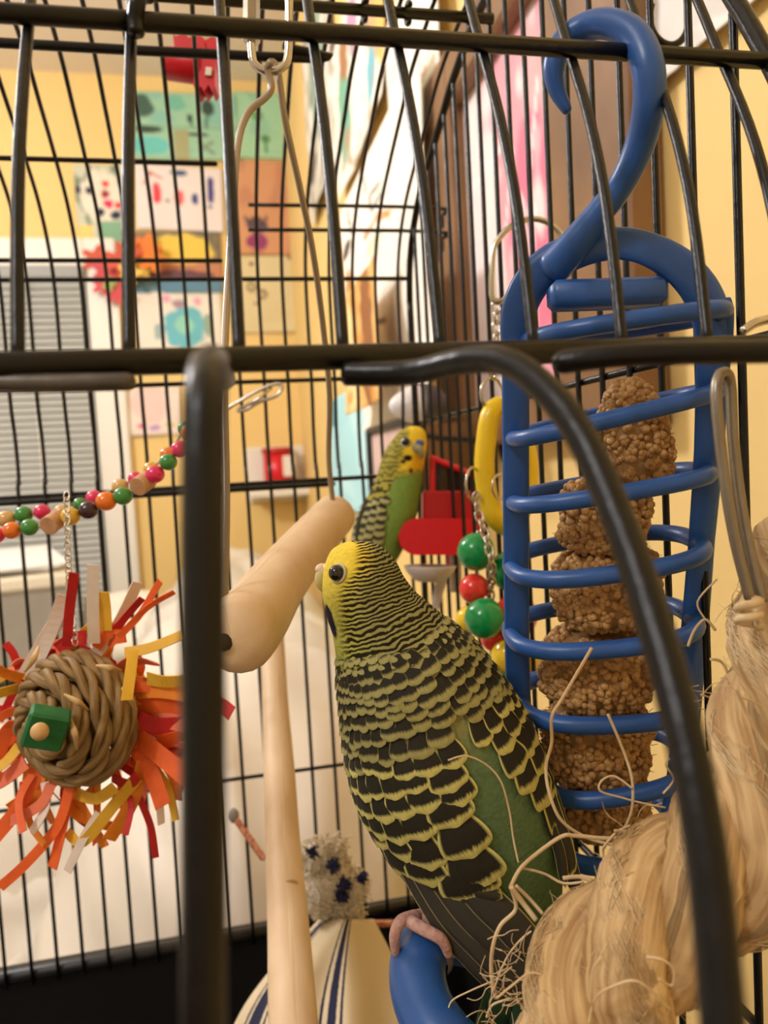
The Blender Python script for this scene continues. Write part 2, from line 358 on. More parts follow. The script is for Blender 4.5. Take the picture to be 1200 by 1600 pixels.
# leaf cut-outs stuck on the collages
leafm = [M('leaf_%d' % i, c, .7) for i, c in enumerate(((206, 88, 60), (236, 130, 50), (232, 196, 90), (206, 80, 84), (150, 170, 90)))]
lw = thing('leaf_garland', PY(190, 470, YB-.03), 'garland of red, orange and green paper leaves by the window', 'garland')
for i, (x, y, c, s_) in enumerate(((150, 405, 0, 17), (165, 425, 3, 18), (182, 445, 0, 17), (228, 392, 1, 20), (222, 420, 2, 17), (185, 462, 3, 15), (160, 450, 3, 11), (172, 447, 4, 9), (240, 410, 1, 17), (185, 412, 0, 16), (205, 432, 2, 14), (203, 400, 0, 16))):
    o_ = PY(x, y, YB-.03); ss = s_*pxm(2.2); pl = [(ss*(1+.35*math.cos(5*t))*math.cos(t), ss*(1+.35*math.cos(5*t))*math.sin(t)) for t in [2*math.pi*k/30+i for k in range(30)]]
    obj('leaf', prism(G(), pl, .003, Vector((1, .1*(i % 3-1), 0)).normalized(), Vector((0, 0, 1)), o_+Vector((0, -.004*i, 0))), leafm[c], lw, False)

# framed pink canvas on the right wall
fy0, fy1 = PX(703, 300, XR).y, PX(1042, 300, XR).y       # far, near
fzt, fzb = CZ+.375, CZ+.012
fr = thing('framed_canvas', (XR-.012, (fy0+fy1)/2, fzb), 'pink canvas in a wide brown wooden frame on the right wall', 'framed picture')
FT = .024
nearw = fy1+ (PX(905, 300, XR).y-fy1); farw = PX(742, 300, XR).y
for (ya, yb, za, zb_) in ((fy1, nearw, fzb, fzt), (farw, fy0, fzb, fzt), (nearw, farw, fzt-.05, fzt), (nearw, farw, fzb, fzb+.035)):
    obj('frame_board', box(G(), (XR-FT/2, (ya+yb)/2, (za+zb_)/2), FT, abs(yb-ya), zb_-za, bev=.003), darkwood, fr, False)
g = G(); nu = nv = 50; vs = []; fs = []
for j in range(nv):
    for i in range(nu): vs.append((XR-.008, farw+(nearw-farw)*i/(nu-1), fzt-.05+(fzb+.085-fzt)*j/(nv-1)))
for j in range(nv-1):
    for i in range(nu-1): k = j*nu+i; fs.append((k, k+1, k+nu+1, k+nu))
g.add(vs, fs); g.col = paint(g, [('noise', 3, .0, (226, 176, 176)), (B_, .1, .6, .3, .6, (240, 226, 222)), (B_, .8, .55, .3, .3, (226, 120, 146)), ('noise', 7, .22, (244, 222, 220)), (L_, .0, .3, .5, .25, .012, (246, 236, 232)), (L_, .2, .6, .35, .2, .012, (246, 236, 232)),
    (L_, .45, .5, .55, .3, .01, (250, 240, 240)), (L_, .62, .45, .66, .62, .01, (250, 240, 240)), (L_, .66, .5, .74, .52, .01, (250, 240, 240)), (L_, .74, .52, .7, .62, .01, (250, 240, 240)), (L_, .8, .2, .7, .4, .01, (250, 240, 240))], nu, nv, (232, 160, 170))
obj('canvas', g, colmat, fr)

# ------------------------------------------------------------------ bed and things behind the cage
bedz = CZ-.52
bed = thing('bed', (-.75, 1.35, 0), 'bed with a rumpled cream quilt behind the cage', 'bed')
quilt = M('cream_quilt', (204, 194, 178), .6, var=.08, vscale=9, bump=.5, bscale=60, coat=.15)
obj('bed_frame', box(G(), (-.72, 1.38, .2), 1.9, 1.75, .3, bev=.02), darkwood, bed, False)
obj('mattress', box(G(), (-.72, 1.38, .52), 1.88, 1.74, .36, bev=.06), whitepaint, bed, False)
g = G(); vs = []; fs = []; nu, nv = 130, 130
for j in range(nv):
    for i in range(nu):
        x = -1.68+1.9*i/(nu-1); y = .46+1.8*j/(nv-1); q = Vector((x*2.2, (y-.5*x)*4.2, 0))
        f1 = 1-abs(noise.noise(q)); f2 = noise.noise(q*2.7+Vector((5, 2, 1)))
        h = .13*f1**3+.03*f2+.008*noise.noise(q*8)
        ed = min(1, min(i, nu-1-i, j, nv-1-j)/6); vs.append((x, y, bedz-.02+h*ed-.12*(1-ed)**2))
for j in range(nv-1):
    for i in range(nu-1): k = j*nu+i; fs.append((k, k+1, k+nu+1, k+nu))
obj('quilt', g.add(vs, fs), quilt, bed)
g = G(); vs = []; fs = []; nu, nv = 50, 90
for j in range(nv):
    for i in range(nu):
        a_ = math.pi*i/(nu-1); v = j/(nv-1); y = .5+1.6*v; en = math.sqrt(max(.02, 1-(2*v-1)**8)); q = Vector((a_*1.4, y*3.2+a_*.8, 3)); f1 = 1-abs(noise.noise(q))
        r_ = (.86+.2*f1**3+.04*noise.noise(q*3))*en; vs.append((.015-math.cos(a_)*.2*r_, y, bedz+.105+math.sin(a_)*.235*r_))
for j in range(nv-1):
    for i in range(nu-1): k = j*nu+i; fs.append((k, k+1, k+nu+1, k+nu))
fs += [tuple(range(nu)), tuple((nv-1)*nu+k for k in range(nu))]+[(j*nu, j*nu+nu-1, (j+1)*nu+nu-1, (j+1)*nu) for j in range(nv-1)]
tag(obj('duvet_roll', g.add(vs, fs), M('white_duvet', (214, 204, 188), .55, var=.05, vscale=9, bump=.4, bscale=60, coat=.15)), 'rolled white duvet lying along the right wall on the bed', 'duvet')
def pillow(name, c, sx, sy, sz, rz, rx, mat, label):
    g = G(); vs = []; fs = []; n = 22; rot = Matrix.Rotation(rz, 3, 'Z') @ Matrix.Rotation(rx, 3, 'X')
    for sd in (1, -1):
        for j in range(n):
            for i in range(n):
                u, v = 2*i/(n-1)-1, 2*j/(n-1)-1; th = ((1-u**4)*(1-v**4))**.5; q = Vector((u*sx*(1-.06*v*v), v*sy*(1-.06*u*u), sd*sz*th*(1+.15*noise.noise(Vector((u*2, v*2, sd+c[0]))))))
                vs.append(Vector(c)+rot @ q)
    for sd in (0, 1):
        for j in range(n-1):
            for i in range(n-1):
                k = sd*n*n+j*n+i; q = (k, k+1, k+n+1, k+n); fs.append(q if sd == 0 else q[::-1])
    return tag(obj(name, g.add(vs, fs), mat), label, 'pillow')
pm = M('highlight_pillow', (240, 232, 214), .3, var=.05, vscale=10, bump=.5, bscale=50, coat=.4)  # added pillow stands in for a shiny highlight on the bedding
c = P(255, 985, 1.75); pillow('pillow', (c.x-.085, c.y+.02, bedz+.18), .085, .09, .05, .2, 1.0, pm, 'shiny white pillow added for a bright highlight on the bed')
# grey box with sheets of paper at the left
c = P(30, 935, 1.7); gb = thing('storage_box', (c.x-.05, c.y, bedz+.115), 'grey cardboard box on the bed below the window', 'box')
gm = M('grey_card', (150, 142, 128), .7, var=.1, vscale=12)
obj('body', box(G(), (c.x-.05, c.y, bedz+.21), .30, .26, .19, rot=Matrix.Rotation(R(14), 3, 'Z'), bev=.006), gm, gb, False)
obj('lid', box(G(), (c.x-.05, c.y, bedz+.315), .315, .275, .03, rot=Matrix.Rotation(R(14), 3, 'Z'), bev=.006), M('cream_lid', (216, 204, 180), .6), gb, False)
pz = bedz+.332
for i in range(3):
    tag(obj('paper_sheet', box(G(), (c.x-.04+.012*i, c.y-.01*i, pz+.004*i+.02), .22, .18, .003, rot=Matrix.Rotation(R(8+9*i), 3, 'Z') @ Matrix.Rotation(R(9), 3, 'X')), M('paper_white', (246, 244, 240), .6), None, False),
        ('lowest', 'middle', 'topmost')[i]+' white paper sheet of the pile on the grey box', 'paper', 'paper sheets on the grey box')
# little wall shelf with a red box
c = PY(432, 740, YB); sh = thing('wall_shelf', (c.x, YB-.06, c.z-.06), 'small white wall shelf under the beige sheet', 'shelf')
obj('shelf_board', box(G(), (c.x, YB-.06, c.z-.055), .17, .11, .02, bev=.003), whitepaint, sh, False)
obj('back_panel', box(G(), (c.x, YB-.01, c.z), .17, .015, .16, bev=.003), whitepaint, sh, False)
rb = thing('red_tin', (c.x+.01, YB-.06, c.z-.045), 'red tin with a white panel on the small wall shelf', 'tin')
obj('body', tube(G(), [(c.x, YB-.06, c.z-.045), (c.x, YB-.06, c.z+.06)], .04, 24, cap=True), redp, rb)
obj('panel', box(G(), (c.x+.03, YB-.1, c.z+.02), .035, .012, .06, bev=.004), whitepaint, rb, False)
obj('lid', tube(G(), [(c.x, YB-.06, c.z+.06), (c.x, YB-.06, c.z+.075)], .043, 24), M('tin_lid', (190, 60, 50), .4), rb)
# reading lamp with white bulb and dark shade beyond the right rear corner
d = .62; lc = P(652, 632, d); lp = thing('wall_lamp', Vector((lc.x, lc.y, lc.z-.03)), 'wall lamp with white bulb end and charcoal shade behind the birds', 'lamp')
dirv = RT*.96+UP*.1+FW*.3; dirv.normalize()
def lathe(g, c, axis, prof, seg=24):
    axis = axis.normalized(); r = Vector((0, 0, 1)) if abs(axis.z) < .9 else Vector((1, 0, 0)); n1 = (r-axis*r.dot(axis)).normalized(); n2 = axis.cross(n1); vs = []; fs = []; uv = []
    for i, (t, rr) in enumerate(prof):
        for k in range(seg):
            a = 2*math.pi*k/seg; vs.append(Vector(c)+axis*t+n1*math.cos(a)*rr+n2*math.sin(a)*rr); uv.append((k/seg, t*100))
    for i in range(len(prof)-1):
        for k in range(seg): fs.append((i*seg+k, i*seg+(k+1) % seg, (i+1)*seg+(k+1) % seg, (i+1)*seg+k))
    fs.append(tuple(range(seg-1, -1, -1))); fs.append(tuple((len(prof)-1)*seg+k for k in range(seg))); g.add(vs, fs, uv); return g
u = pxm(d)
obj('bulb', lathe(G(), lc, dirv, [(-46*u, 3*u), (-43*u, 9*u), (-34*u, 17*u), (-20*u, 25*u), (-6*u, 30*u), (4*u, 31*u)]), M('white_shell', (226, 224, 226), .3), lp)
obj('shade', lathe(G(), lc, dirv, [(4*u, 33*u), (12*u, 33*u), (26*u, 29*u), (40*u, 20*u), (50*u, 8*u), (52*u, 2*u)]), M('charcoal_shade', (66, 64, 64), .5), lp)
ar = lc+dirv*12*u
obj('arm', tube(G(), [ar-Vector((0, 0, 24*u)), ar-Vector((0, 0, 50*u)), Vector((XR-.03, ar.y+.02, ar.z-60*u)), Vector((XR-.006, ar.y+.02, ar.z-60*u))], 5*u, 10, sub=4), blackp, lp)
obj('wall_plate', lathe(G(), Vector((XR-.008, ar.y+.02, ar.z-60*u)), Vector((1, 0, 0)), [(0, .02), (.006, .024)]), blackp, lp)
# dark framed photograph on the right wall
X_ = XR-.075; ya, yb = PX(578, 700, X_).y, PX(652, 700, X_).y; zt2, zb3 = PX(640, 656, X_).z, PX(640, 775, X_).z; fb = thing('small_frame', Vector((X_, (ya+yb)/2, zb3)), 'small dark framed photograph on the right wall behind the rear bird', 'framed picture')
q = [(ya, zt2), (yb, zt2), (yb, zb3), (ya, zb3)]
for i in range(4): obj('frame_edge', tube(G(), [Vector((X_, *q[i])), Vector((X_, *q[(i+1) % 4]))], .0045, 6, rnd=1), blackp, fb)
obj('photo', box(G(), (X_+.003, (ya+yb)/2, (zt2+zb3)/2), .002, abs(yb-ya), zt2-zb3), M('dusty_pink', (214, 184, 172), .6, var=.12, vscale=30), fb, False)
obj('backing', box(G(), (X_+.038, (ya+yb)/2, (zt2+zb3)/2), .065, abs(yb-ya)-.01, zt2-zb3-.01), darkwood, fb, False)

# ------------------------------------------------------------------ cage
prof = [(.38, .05), (.38, .082), (.374, .103), (.358, .120), (.335, .132), (.314, .141), (.292, .150), (.256, .157), (.2, .146), (.15, .108), (.122, .067), (.098, .014)]
CXL, CXR = -.24, .10
cage = thing('bird_cage', ((CXL+CXR)/2, .24, CZ-.285), 'black wire bird cage with a domed top seen from its open front', 'cage')
WR = .00085
ZT = CZ-.233
def V(x, y, z): return Vector((x, y, CZ+z))
bpts = [V(0, .38, -.236), V(0, .38, -.02), V(0, .3835, .0), V(0, .3835, .02), V(0, .38, .04)]+[V(0, y, z) for y, z in prof[1:8]]
bw = mesh_of('back_wire', tube(G(), catmull(bpts, 4), WR, 6), wire)
x = CXR-.006
while x > CXL:
    share('back_wire', bw, Matrix.Translation((x, 0, 0)), cage); x -= .0115
# right side wires up to the arch
def archz(y):
    for (y0, z0), (y1, z1) in zip(prof[:-1], prof[1:]):
        if y1 <= y <= y0: t = (y-y1)/(y0-y1+1e-9); return z1+(z0-z1)*t
    return .0
y = .0905
while y < .375:
    zt_ = archz(y) if y > .1 else .014
    obj('side_wire', tube(G(), [V(CXR, y, -.236), V(CXR, y, zt_)], WR*1.05, 6, rnd=1), wire, cage); y += .0137
arch = [V(CXR, a_, b_) for a_, b_ in prof]
obj('arch_rod', tube(G(), [V(CXR, .38, -.236)]+arch, .0017, 8, sub=4), wire, cage)
for zz in (-.12, .02):
    obj('cross_wire', tube(G(), [V(CXR+.0016, .09, zz), V(CXR+.0016, .384, zz)], .001, 6), wire, cage)
# horizontal wires along the back
def hz(px, py, Y): return PY(px, py, Y).z
for (py, Y, x0, x1, r) in ((251, .3365, CXL, PY(336, 250, .335).x, .0011), (407, .3805, CXL, PY(345, 407, .38).x, .0011), (437, .3815, CXL, CXR, .0011), (604, .382, CXL, CXR, .0011), (770, .382, CXL, CXR, .0011), (778, .379, CXL, PY(520, 760, .38).x, .0013), (1247, .3815, CXL, CXR, .0010)):
    z = hz(150, py, Y); obj('cross_wire', tube(G(), [Vector((x0, Y, z)), Vector((x1, Y, z))], r, 6, rnd=1), wire, cage)
for py in (322, 360):
    a, b = PY(388, py, .3835), PY(690, py, .3835); z = (a.z+b.z)/2
    obj('door_wire', tube(G(), [Vector((a.x, .384, z)), Vector((b.x-.004, .384, z)), Vector((b.x, .384, z-.004)), Vector((b.x, .384, z-.01))], .001, 6, sub=4), wire, cage)
# top rods
za = hz(600, 18, .252)
obj('frame_rod', tube(G(), [Vector((CXL, .252, za)), Vector((CXR, .252, za))], .0018, 8), wire, cage)
zb2 = hz(150, 74, .268); e = PY(418, 84, .268).x
obj('frame_rod', tube(G(), [Vector((CXL, .268, zb2)), Vector((e, .268, zb2)), Vector((e+.006, .266, zb2+.003)), Vector((e+.008, .264, zb2+.012))], .0016, 8, sub=5), wire, cage)
# front dome: rods and wires
ytop, ybot = .122, .098
ft = hz(600, 58, ytop); fbz = hz(600, 556, ybot)
obj('frame_rod', tube(G(), [Vector((CXL, ytop, ft)), Vector((CXR+.012, ytop, ft))], .0014, 10), wire, cage)
obj('frame_rod', tube(G(), [Vector((CXL, ybot, fbz)), Vector((CXR+.012, ybot, fbz))], .00165, 12), wire, cage)
for (xt, xb) in ((-395, -498), (-240, -320), (-97, -147), (45, 26), (205, 201), (346, 374), (488, 537), (620, 690), (752, 836), (890, 974), (1016, 1108), (1130, 1240)):
    a = PY(xt, 58+(xt-600)*.044, ytop+.002); b = PY(xb, 556, ybot+.002)
    s_ = a.x-b.x
    pts = [Vector((b.x, ybot+.0021, fbz)), Vector((b.x*.5+a.x*.5, (ybot+ytop)/2-.0008, (fbz+ft)/2)), Vector((a.x, ytop+.0019, ft)), V(a.x+s_*.5, .15, .107), V(a.x+s_*.8, .2, .146), V(a.x+s_*.8, .25, .1535)]
    obj('front_wire', tube(G(), pts, .00086, 8, sub=6), wire, cage)
# hooks where the wires wrap the top rods
for px in (216, 570, 638, 735):
    c = PY(px, 20, .252); hk = [Vector((c.x, .252-.003*math.cos(t), za+.003*math.sin(t))) for t in [R(20+k*30) for k in range(10)]]
    obj('wire_hook', tube(G(), hk, .0009, 6, sub=2), wire, cage)
c = PY(214, 45, ytop); hk = [Vector((c.x+.0004*k, ytop-.0032*math.cos(t), ft+.0034*math.sin(t)+.001)) for k, t in enumerate([R(-40+j*30) for j in range(6)])]
obj('wire_hook', tube(G(), [hk[0]-Vector((0, 0, .002))]+hk, .0012, 8, sub=3), wire, cage)
c = PY(1045, 30, .2); hk = [Vector((c.x+.006*math.cos(t), .2, c.z+.007*math.sin(t))) for t in [R(150+k*24) for k in range(10)]]
obj('wire_hook', tube(G(), hk, .001, 8, sub=3), wire, cage)
# heavy wires of the front opening, close to the lens
obj('door_wire', tube(G(), [P(350, 592, .1), P(338, 572, .082), P(330, 566, .064), P(322, 598, .055), P(318, 720, .0525), P(317, 1000, .0515), P(318, 1350, .051), P(318, 1720, .051)], .00152, 14, sub=8), wire, cage)
obj('door_wire', tube(G(), [P(540, 584, .0975), P(640, 582, .094), P(730, 563, .086), P(795, 567, .081), P(850, 606, .077), P(900, 668, .0735), P(945, 760, .070), P(1000, 905, .065), P(1060, 1110, .059), P(1106, 1350, .0545), P(1140, 1720, .0505)], .00155, 14, sub=8), wire, cage)
lit_wire = M('glare_wire', (96, 90, 82), .38, .3, var=.3, vscale=200, bump=.2, bscale=400)  # lighter grey paints in the glare on the top-lit black wire
obj('latch_wire', tube(G(), [P(-80, 596, .09), P(60, 598, .09), P(198, 596, .091)], .0011, 10, sub=4, rnd=1), lit_wire, cage)
obj('latch_wire', tube(G(), [P(880, 566, .088), P(1000, 553, .086), P(1280, 548, .085)], .00135, 10, sub=4, rnd=1), wire, cage)
# tray
tr = [(CXL-.01, .075), (CXR+.012, .075), (CXR+.012, .392), (CXL-.01, .392)]
g = G()
for (x0, x1, y0, y1, z0, z1) in ((CXL-.01, CXR+.012, .386, .392, -.285, -.232), (CXR+.006, CXR+.012, .075, .386, -.285, -.232), (CXL-.01, CXL-.004, .075, .386, -.285, -.232), (CXL-.004, CXR+.006, .075, .081, -.285, -.24), (CXL-.004, CXR+.006, .081, .386, -.285, -.28)):
    box(g, ((x0+x1)/2, (y0+y1)/2, CZ+(z0+z1)/2), x1-x0, y1-y0, z1-z0)
obj('tray', g, blackp, cage, False)
obj('tray_rim', tube(G(), [V(CXL, .384, -.233), V(CXR+.004, .384, -.233)], .0035, 8), blackp, cage)
tb = thing('side_table', (-.07, .24, 0), 'wooden side table carrying the bird cage', 'table')
obj('table_top', box(G(), (-.07, .24, CZ-.305), .44, .38, .039, bev=.004), darkwood, tb, False)
for sx in (-1, 1):
    for sy in (-1, 1): obj('leg', box(G(), (-.07+sx*.19, .24+sy*.16, (CZ-.325)/2), .035, .035, CZ-.325, bev=.003), darkwood, tb, False)

# ------------------------------------------------------------------ unseen lamps: room lamp over the bed, added fill behind the view
for i, ((x, y), wt) in enumerate(LAMPS):
    lt = thing('unseen_lamp', (x, y, ZC-.42), ('unseen round white pendant lamp over the bed', 'unseen fill lamp added behind the camera')[i], 'lamp', 'unseen lamps')
    obj('canopy', lathe(G(), Vector((x, y, ZC-.02)), Vector((0, 0, 1)), [(0, .05), (.02, .05)]), whitepaint, lt)
    obj('cord', tube(G(), [(x, y, ZC-.02), (x, y, ZC-.25)], .004, 8), whitepaint, lt)
    obj('cap', lathe(G(), Vector((x, y, ZC-.27)), Vector((0, 0, 1)), [(0, .045), (.03, .02)]), whitepaint, lt)
    obj('bulb', ball(G(), Vector((x, y, ZC-.36)), .05, .05, .06), M('lamp_glass', (255, 240, 215), .4, emit=(255, 236, 205), es=3), lt)
    obj('socket', tube(G(), [(x, y, ZC-.31), (x, y, ZC-.265)], .02, 14), whitepaint, lt)
    ld = bpy.data.lights.new('lamp_light', 'POINT'); ld.shadow_soft_size = .09; ld.energy = wt; ld.color = LAMPCOL
    lo = bpy.data.objects.new('lamp_light', ld); COL.objects.link(lo); lo.parent = lt; lo.location = (0, 0, .06)

# ------------------------------------------------------------------ swing, link, perches
lk = thing('quick_link', P(420, 10, .2), 'bright steel quick link holding the swing from the cage top', 'link')
u = pxm(.2)
def oval(cx, cy, hw, hh, d, n=24, gap=None, tw=0.0):
    pts = []
    for k in range(n):
        a = 2*math.pi*k/n; c_, s_ = math.cos(a), math.sin(a)
        yy = cy-(hh-hw)*(1 if s_ > 0 else -1)-hw*s_ if abs(s_) > 1e-6 else cy
        pts.append(P(cx+hw*c_, cy-(hh-hw)*max(-1, min(1, s_*3))-hw*s_, d+tw*c_))
    return pts
obj('body', tube(G(), oval(422, 20, 30, 92, .2), 6.5*u, 10, closed=True, sub=2), chrome, lk)
obj('sleeve', lathe(G(), P(393, -10, .2), -UP, [(0, 13*u), (60*u, 13*u)], 6), chrome, lk, False)
obj('nut', lathe(G(), P(393, 52, .2), -UP, [(0, 14*u), (12*u, 14*u)], 12), chrome, lk, False)
sw = thing('bird_swing', P(440, 1000, .22), 'wire swing with a smooth pale wooden bar in the middle', 'swing')
obj('wire_leg', tube(G(), [P(424, 96, .197), P(418, 108, .199), P(424, 135, .2), P(415, 152, .2), P(388, 176, .199), P(372, 225, .197), P(364, 330, .19), P(354, 480, .18), P(350, 600, .172), P(353, 780, .163), P(350, 960, .158), P(356, 1000, .157)], .00095, 8, sub=6), M('swing_wire', (168, 154, 136), .38, .6), sw)
obj('wire_leg', tube(G(), [P(424, 96, .203), P(434, 112, .203), P(446, 190, .206), P(470, 300, .215), P(490, 400, .225), P(506, 520, .238), P(515, 620, .25), P(514, 720, .265), P(522, 800, .275)], .00095, 8, sub=6), MATS['swing_wire'], sw)
pr = [P(372, 992, .152), P(400, 960, .17), P(440, 902, .21), P(490, 842, .253), P(522, 806, .28)]
obj('perch_bar', tube(G(), pr, [.0078, .0078, .0079, .0079, .0078], 20, sub=6, rnd=.6), wood, sw)
obj('screw', tube(G(), [P(350, 1003, .148), P(362, 1000, .152)], .0019, 10, rnd=1), M('dark_screw', (60, 52, 44), .4, .6), sw)
vp = thing('branch_perch', P(440, 1000, .375), 'long pale natural branch perch rising to the back wires', 'perch')
obj('branch', tube(G(), [P(425, 985, .378), P(430, 1100, .34), P(436, 1200, .31), P(442, 1320, .28), P(450, 1440, .25), P(456, 1560, .225), P(464, 1720, .2)], [.0056, .0058, .0062, .0064, .0067, .007, .0072], 20, sub=6, rnd=.4), wood, vp)
km = M('wood_knot', (150, 108, 74), .6)
obj('knot', ball(G(), P(437, 1222, .2998), 3*pxm(.3), 2*pxm(.3), 8*pxm(.3), 10, 6), km, vp)
obj('knot', ball(G(), P(454, 1382, .2575), 12*pxm(.26), 3*pxm(.26), 8*pxm(.26), 12, 8), M('wood_knot_pale', (200, 158, 112), .6), vp)
# hidden perch that carries the rear bird
hp = thing('dowel_perch', P(600, 905, .345), 'short wooden dowel perch under the rear bird', 'perch')
obj('dowel', tube(G(), [Vector((P(585, 912, .345).x, .378, P(585, 912, .345).z)), P(585, 912, .345), Vector((P(592, 912, .29).x, P(592, 912, .29).y, P(585, 912, .345).z))], .005, 14, rnd=.4), wood, hp)

# ------------------------------------------------------------------ bead strings
beadc = {'o': (236, 120, 30), 'g': (60, 140, 60), 'y': (224, 178, 60), 'p': (56, 28, 40), 'k': (226, 40, 100), 't': (216, 176, 110)}
bm_ = {k: M('bead_'+k, v, .25, coat=.4) for k, v in beadc.items()}
natw = M('bead_wood', (208, 162, 118), .6, rgb2=(190, 140, 98), vscale=300)
def beads(rowd, items, label):
    t = thing('bead_string', P(items[len(items)//2][0], items[len(items)//2][1]+15, rowd), label, 'bead string', 'bead strings')
    obj('cord', tube(G(), [P(x, y, rowd+.0004*i) for i, (x, y, c, r_) in enumerate(items)], .0004, 6), M('bead_cord', (190, 170, 140), .7), t)
    for i, (x, y, c, r_) in enumerate(items):
        if x < -400: continue
        dd = rowd+.0004*i; u = pxm(dd)
        if c == 'd':
            ax = (P(x+20, y-14, dd+.006)-P(x, y, dd)).normalized()
            obj('wood_bead', lathe(G(), P(x, y, dd-.002), ax, [(0, r_*u*.94), (.8*u, r_*u), (30*u, r_*u), (31*u, r_*u*.94)], 20), natw, t, False)
        else:
            obj('bead', ball(G(), P(x, y, dd), r_*u, r_*u, r_*u*.95, 18, 12), bm_[c], t)
    return t
beads(.22, [(-330, 800, 'g', 14), (-298, 812, 'o', 14), (-268, 824, 'd', 15), (-232, 834, 'k', 14), (-204, 842, 'y', 14), (-176, 848, 'g', 14), (-148, 852, 'p', 14), (-120, 853, 'o', 14), (-92, 852, 'k', 14), (-62, 849, 'g', 14), (-34, 843, 'y', 14), (-5, 836, 'k', 13), (18, 829, 'o', 14), (46, 824, 'g', 14), (75, 822, 'd', 15), (110, 807, 'y', 15), (138, 797, 'p', 15), (166, 783, 'o', 16), (192, 775, 'g', 15), (215, 761, 'd', 15), (242, 741, 'k', 15), (263, 722, 'g', 14), (281, 702, 'k', 14), (297, 676, 'o', 14), (310, 650, 'g', 14), (322, 622, 'y', 14)], 'nearer string of coloured wooden beads draped at the left')
beads(.238, [(-330, 776, 'k', 13), (-298, 790, 't', 13), (-268, 802, 'g', 13), (-236, 812, 'o', 13), (-206, 820, 'k', 13), (-176, 826, 'y', 13), (-146, 830, 'g', 13), (-116, 832, 't', 13), (-88, 831, 'p', 13), (-60, 828, 'k', 13), (-38, 824, 'g', 12), (-15, 818, 'o', 14), (10, 811, 't', 14), (37, 804, 'g', 14), (66, 800, 'k', 13), (96, 800, 't', 12), (125, 788, 'g', 11), (147, 778, 'k', 13), (188, 760, 't', 13), (212, 748, 'k', 12), (236, 733, 'y', 12), (262, 710, 'o', 12), (290, 670, 'g', 12)], 'rear string of beads just behind the nearer bead string')

# ------------------------------------------------------------------ chain helper
def chain(parent, pts, step, lw_, wr, mat, sub=6):
    q = catmull([Vector(p) for p in pts], 12); L = 0; acc = [0]
    for i in range(1, len(q)): L += (q[i]-q[i-1]).length; acc.append(L)
    n = int(L/step)
    for k in range(n):
        s_ = (k+.5)*step; i = max(j for j in range(len(acc)) if acc[j] <= s_); i = min(i, len(q)-2)
        c = q[i].lerp(q[i+1], (s_-acc[i])/(acc[i+1]-acc[i]+1e-12)); t = (q[i+1]-q[i]).normalized()
        side = RT if k % 2 == 0 else (FW*.8+RT*.6); side = (side-t*side.dot(t)).normalized()
        obj('chain_link', tube(G(), [c+t*math.sin(a)*step*.72+side*math.cos(a)*lw_ for a in [2*math.pi*j/10 for j in range(10)]], wr, 6, closed=True, sub=1), mat, parent)

# ------------------------------------------------------------------ shredding toy: woven ball with paper strips
D = .2; u = pxm(D); BC = P(120, 1121, D+.012)
toy = thing('shredding_toy', P(118, 1240, D+.012), 'woven palm ball toy with orange, red, yellow and white paper strips', 'bird toy')
chain(toy, [P(104, 770, .222), P(106, 860, .218), P(110, 940, .216), P(118, 1010, .212)], 11*u, 5*u, 1.3*u, chrome)
axis = (-FW*.86-RT*.5-UP*.10).normalized(); n1 = (UP-axis*UP.dot(axis)).normalized(); n2 = axis.cross(n1); RB = 108*u
palm = M('palm_leaf', (170, 138, 88), .6, uvn=(5, 1.4), rgb2=(122, 94, 54), bump=.8)
def onball(ph, a, r_): return BC+(axis*math.cos(ph)*.72+(n1*math.cos(a)+n2*math.sin(a))*math.sin(ph))*r_
obj('core', ball(G(), BC, RB*.66, RB*.66, RB*.66, 24, 16), palm, toy)
g = G()
turns = 5.5; tot = 620
for st in range(3):
    pts = []
    for k in range(tot):
        t = k/(tot-1); a = 2*math.pi*turns*t; ph = R(6)+R(126)*t; tw = a*4.2+st*2*math.pi/3
        c = onball(ph, a, RB*.94); tang = (onball(ph, a+.02, RB)-onball(ph, a-.02, RB)).normalized(); nr = (c-BC).normalized(); bn = tang.cross(nr)
        pts.append(c+nr*math.cos(tw)*6*u+bn*math.sin(tw)*9*u)
    tube(g, pts, 8.6*u, 7, flat=.8)
obj('braid', g, palm, toy)
for (x0, y0, x1, y1) in ((100, 1085, 138, 1110), (108, 1120, 120, 1172), (190, 1075, 212, 1110), (60, 1010, 38, 1050), (150, 1040, 190, 1048)):
    obj('loose_fibre', tube(G(), [P(x0, y0, D-.006), P((x0+x1)/2+3, (y0+y1)/2, D-.009), P(x1, y1, D-.005)], [2*u, 6*u, 2*u], 6, sub=4, flat=.3, flatdir=-FW), M('palm_pale', (206, 168, 110), .6), toy)
rot = Matrix((RT, UP, -FW)).transposed() @ Matrix.Rotation(R(-18), 3, 'Z') @ Matrix.Rotation(R(24), 3, 'Y') @ Matrix.Rotation(R(10), 3, 'X')
obj('green_block', box(G(), P(72, 1137, D-.0085), 58*u, 58*u, 34*u, rot=rot, bev=4*u), M('green_wood', (36, 120, 62), .6, rgb2=(22, 96, 48), vscale=160, bump=.3), toy, False)
peg = G(); tube(peg, [P(68, 1142, D-.008), P(63, 1144, D-.014)], 7*u, 12); ball(peg, P(62, 1143, D-.0155), 13*u, 13*u, 13*u, 16, 10)
obj('peg', peg, M('peg_wood', (212, 172, 116), .55), toy)
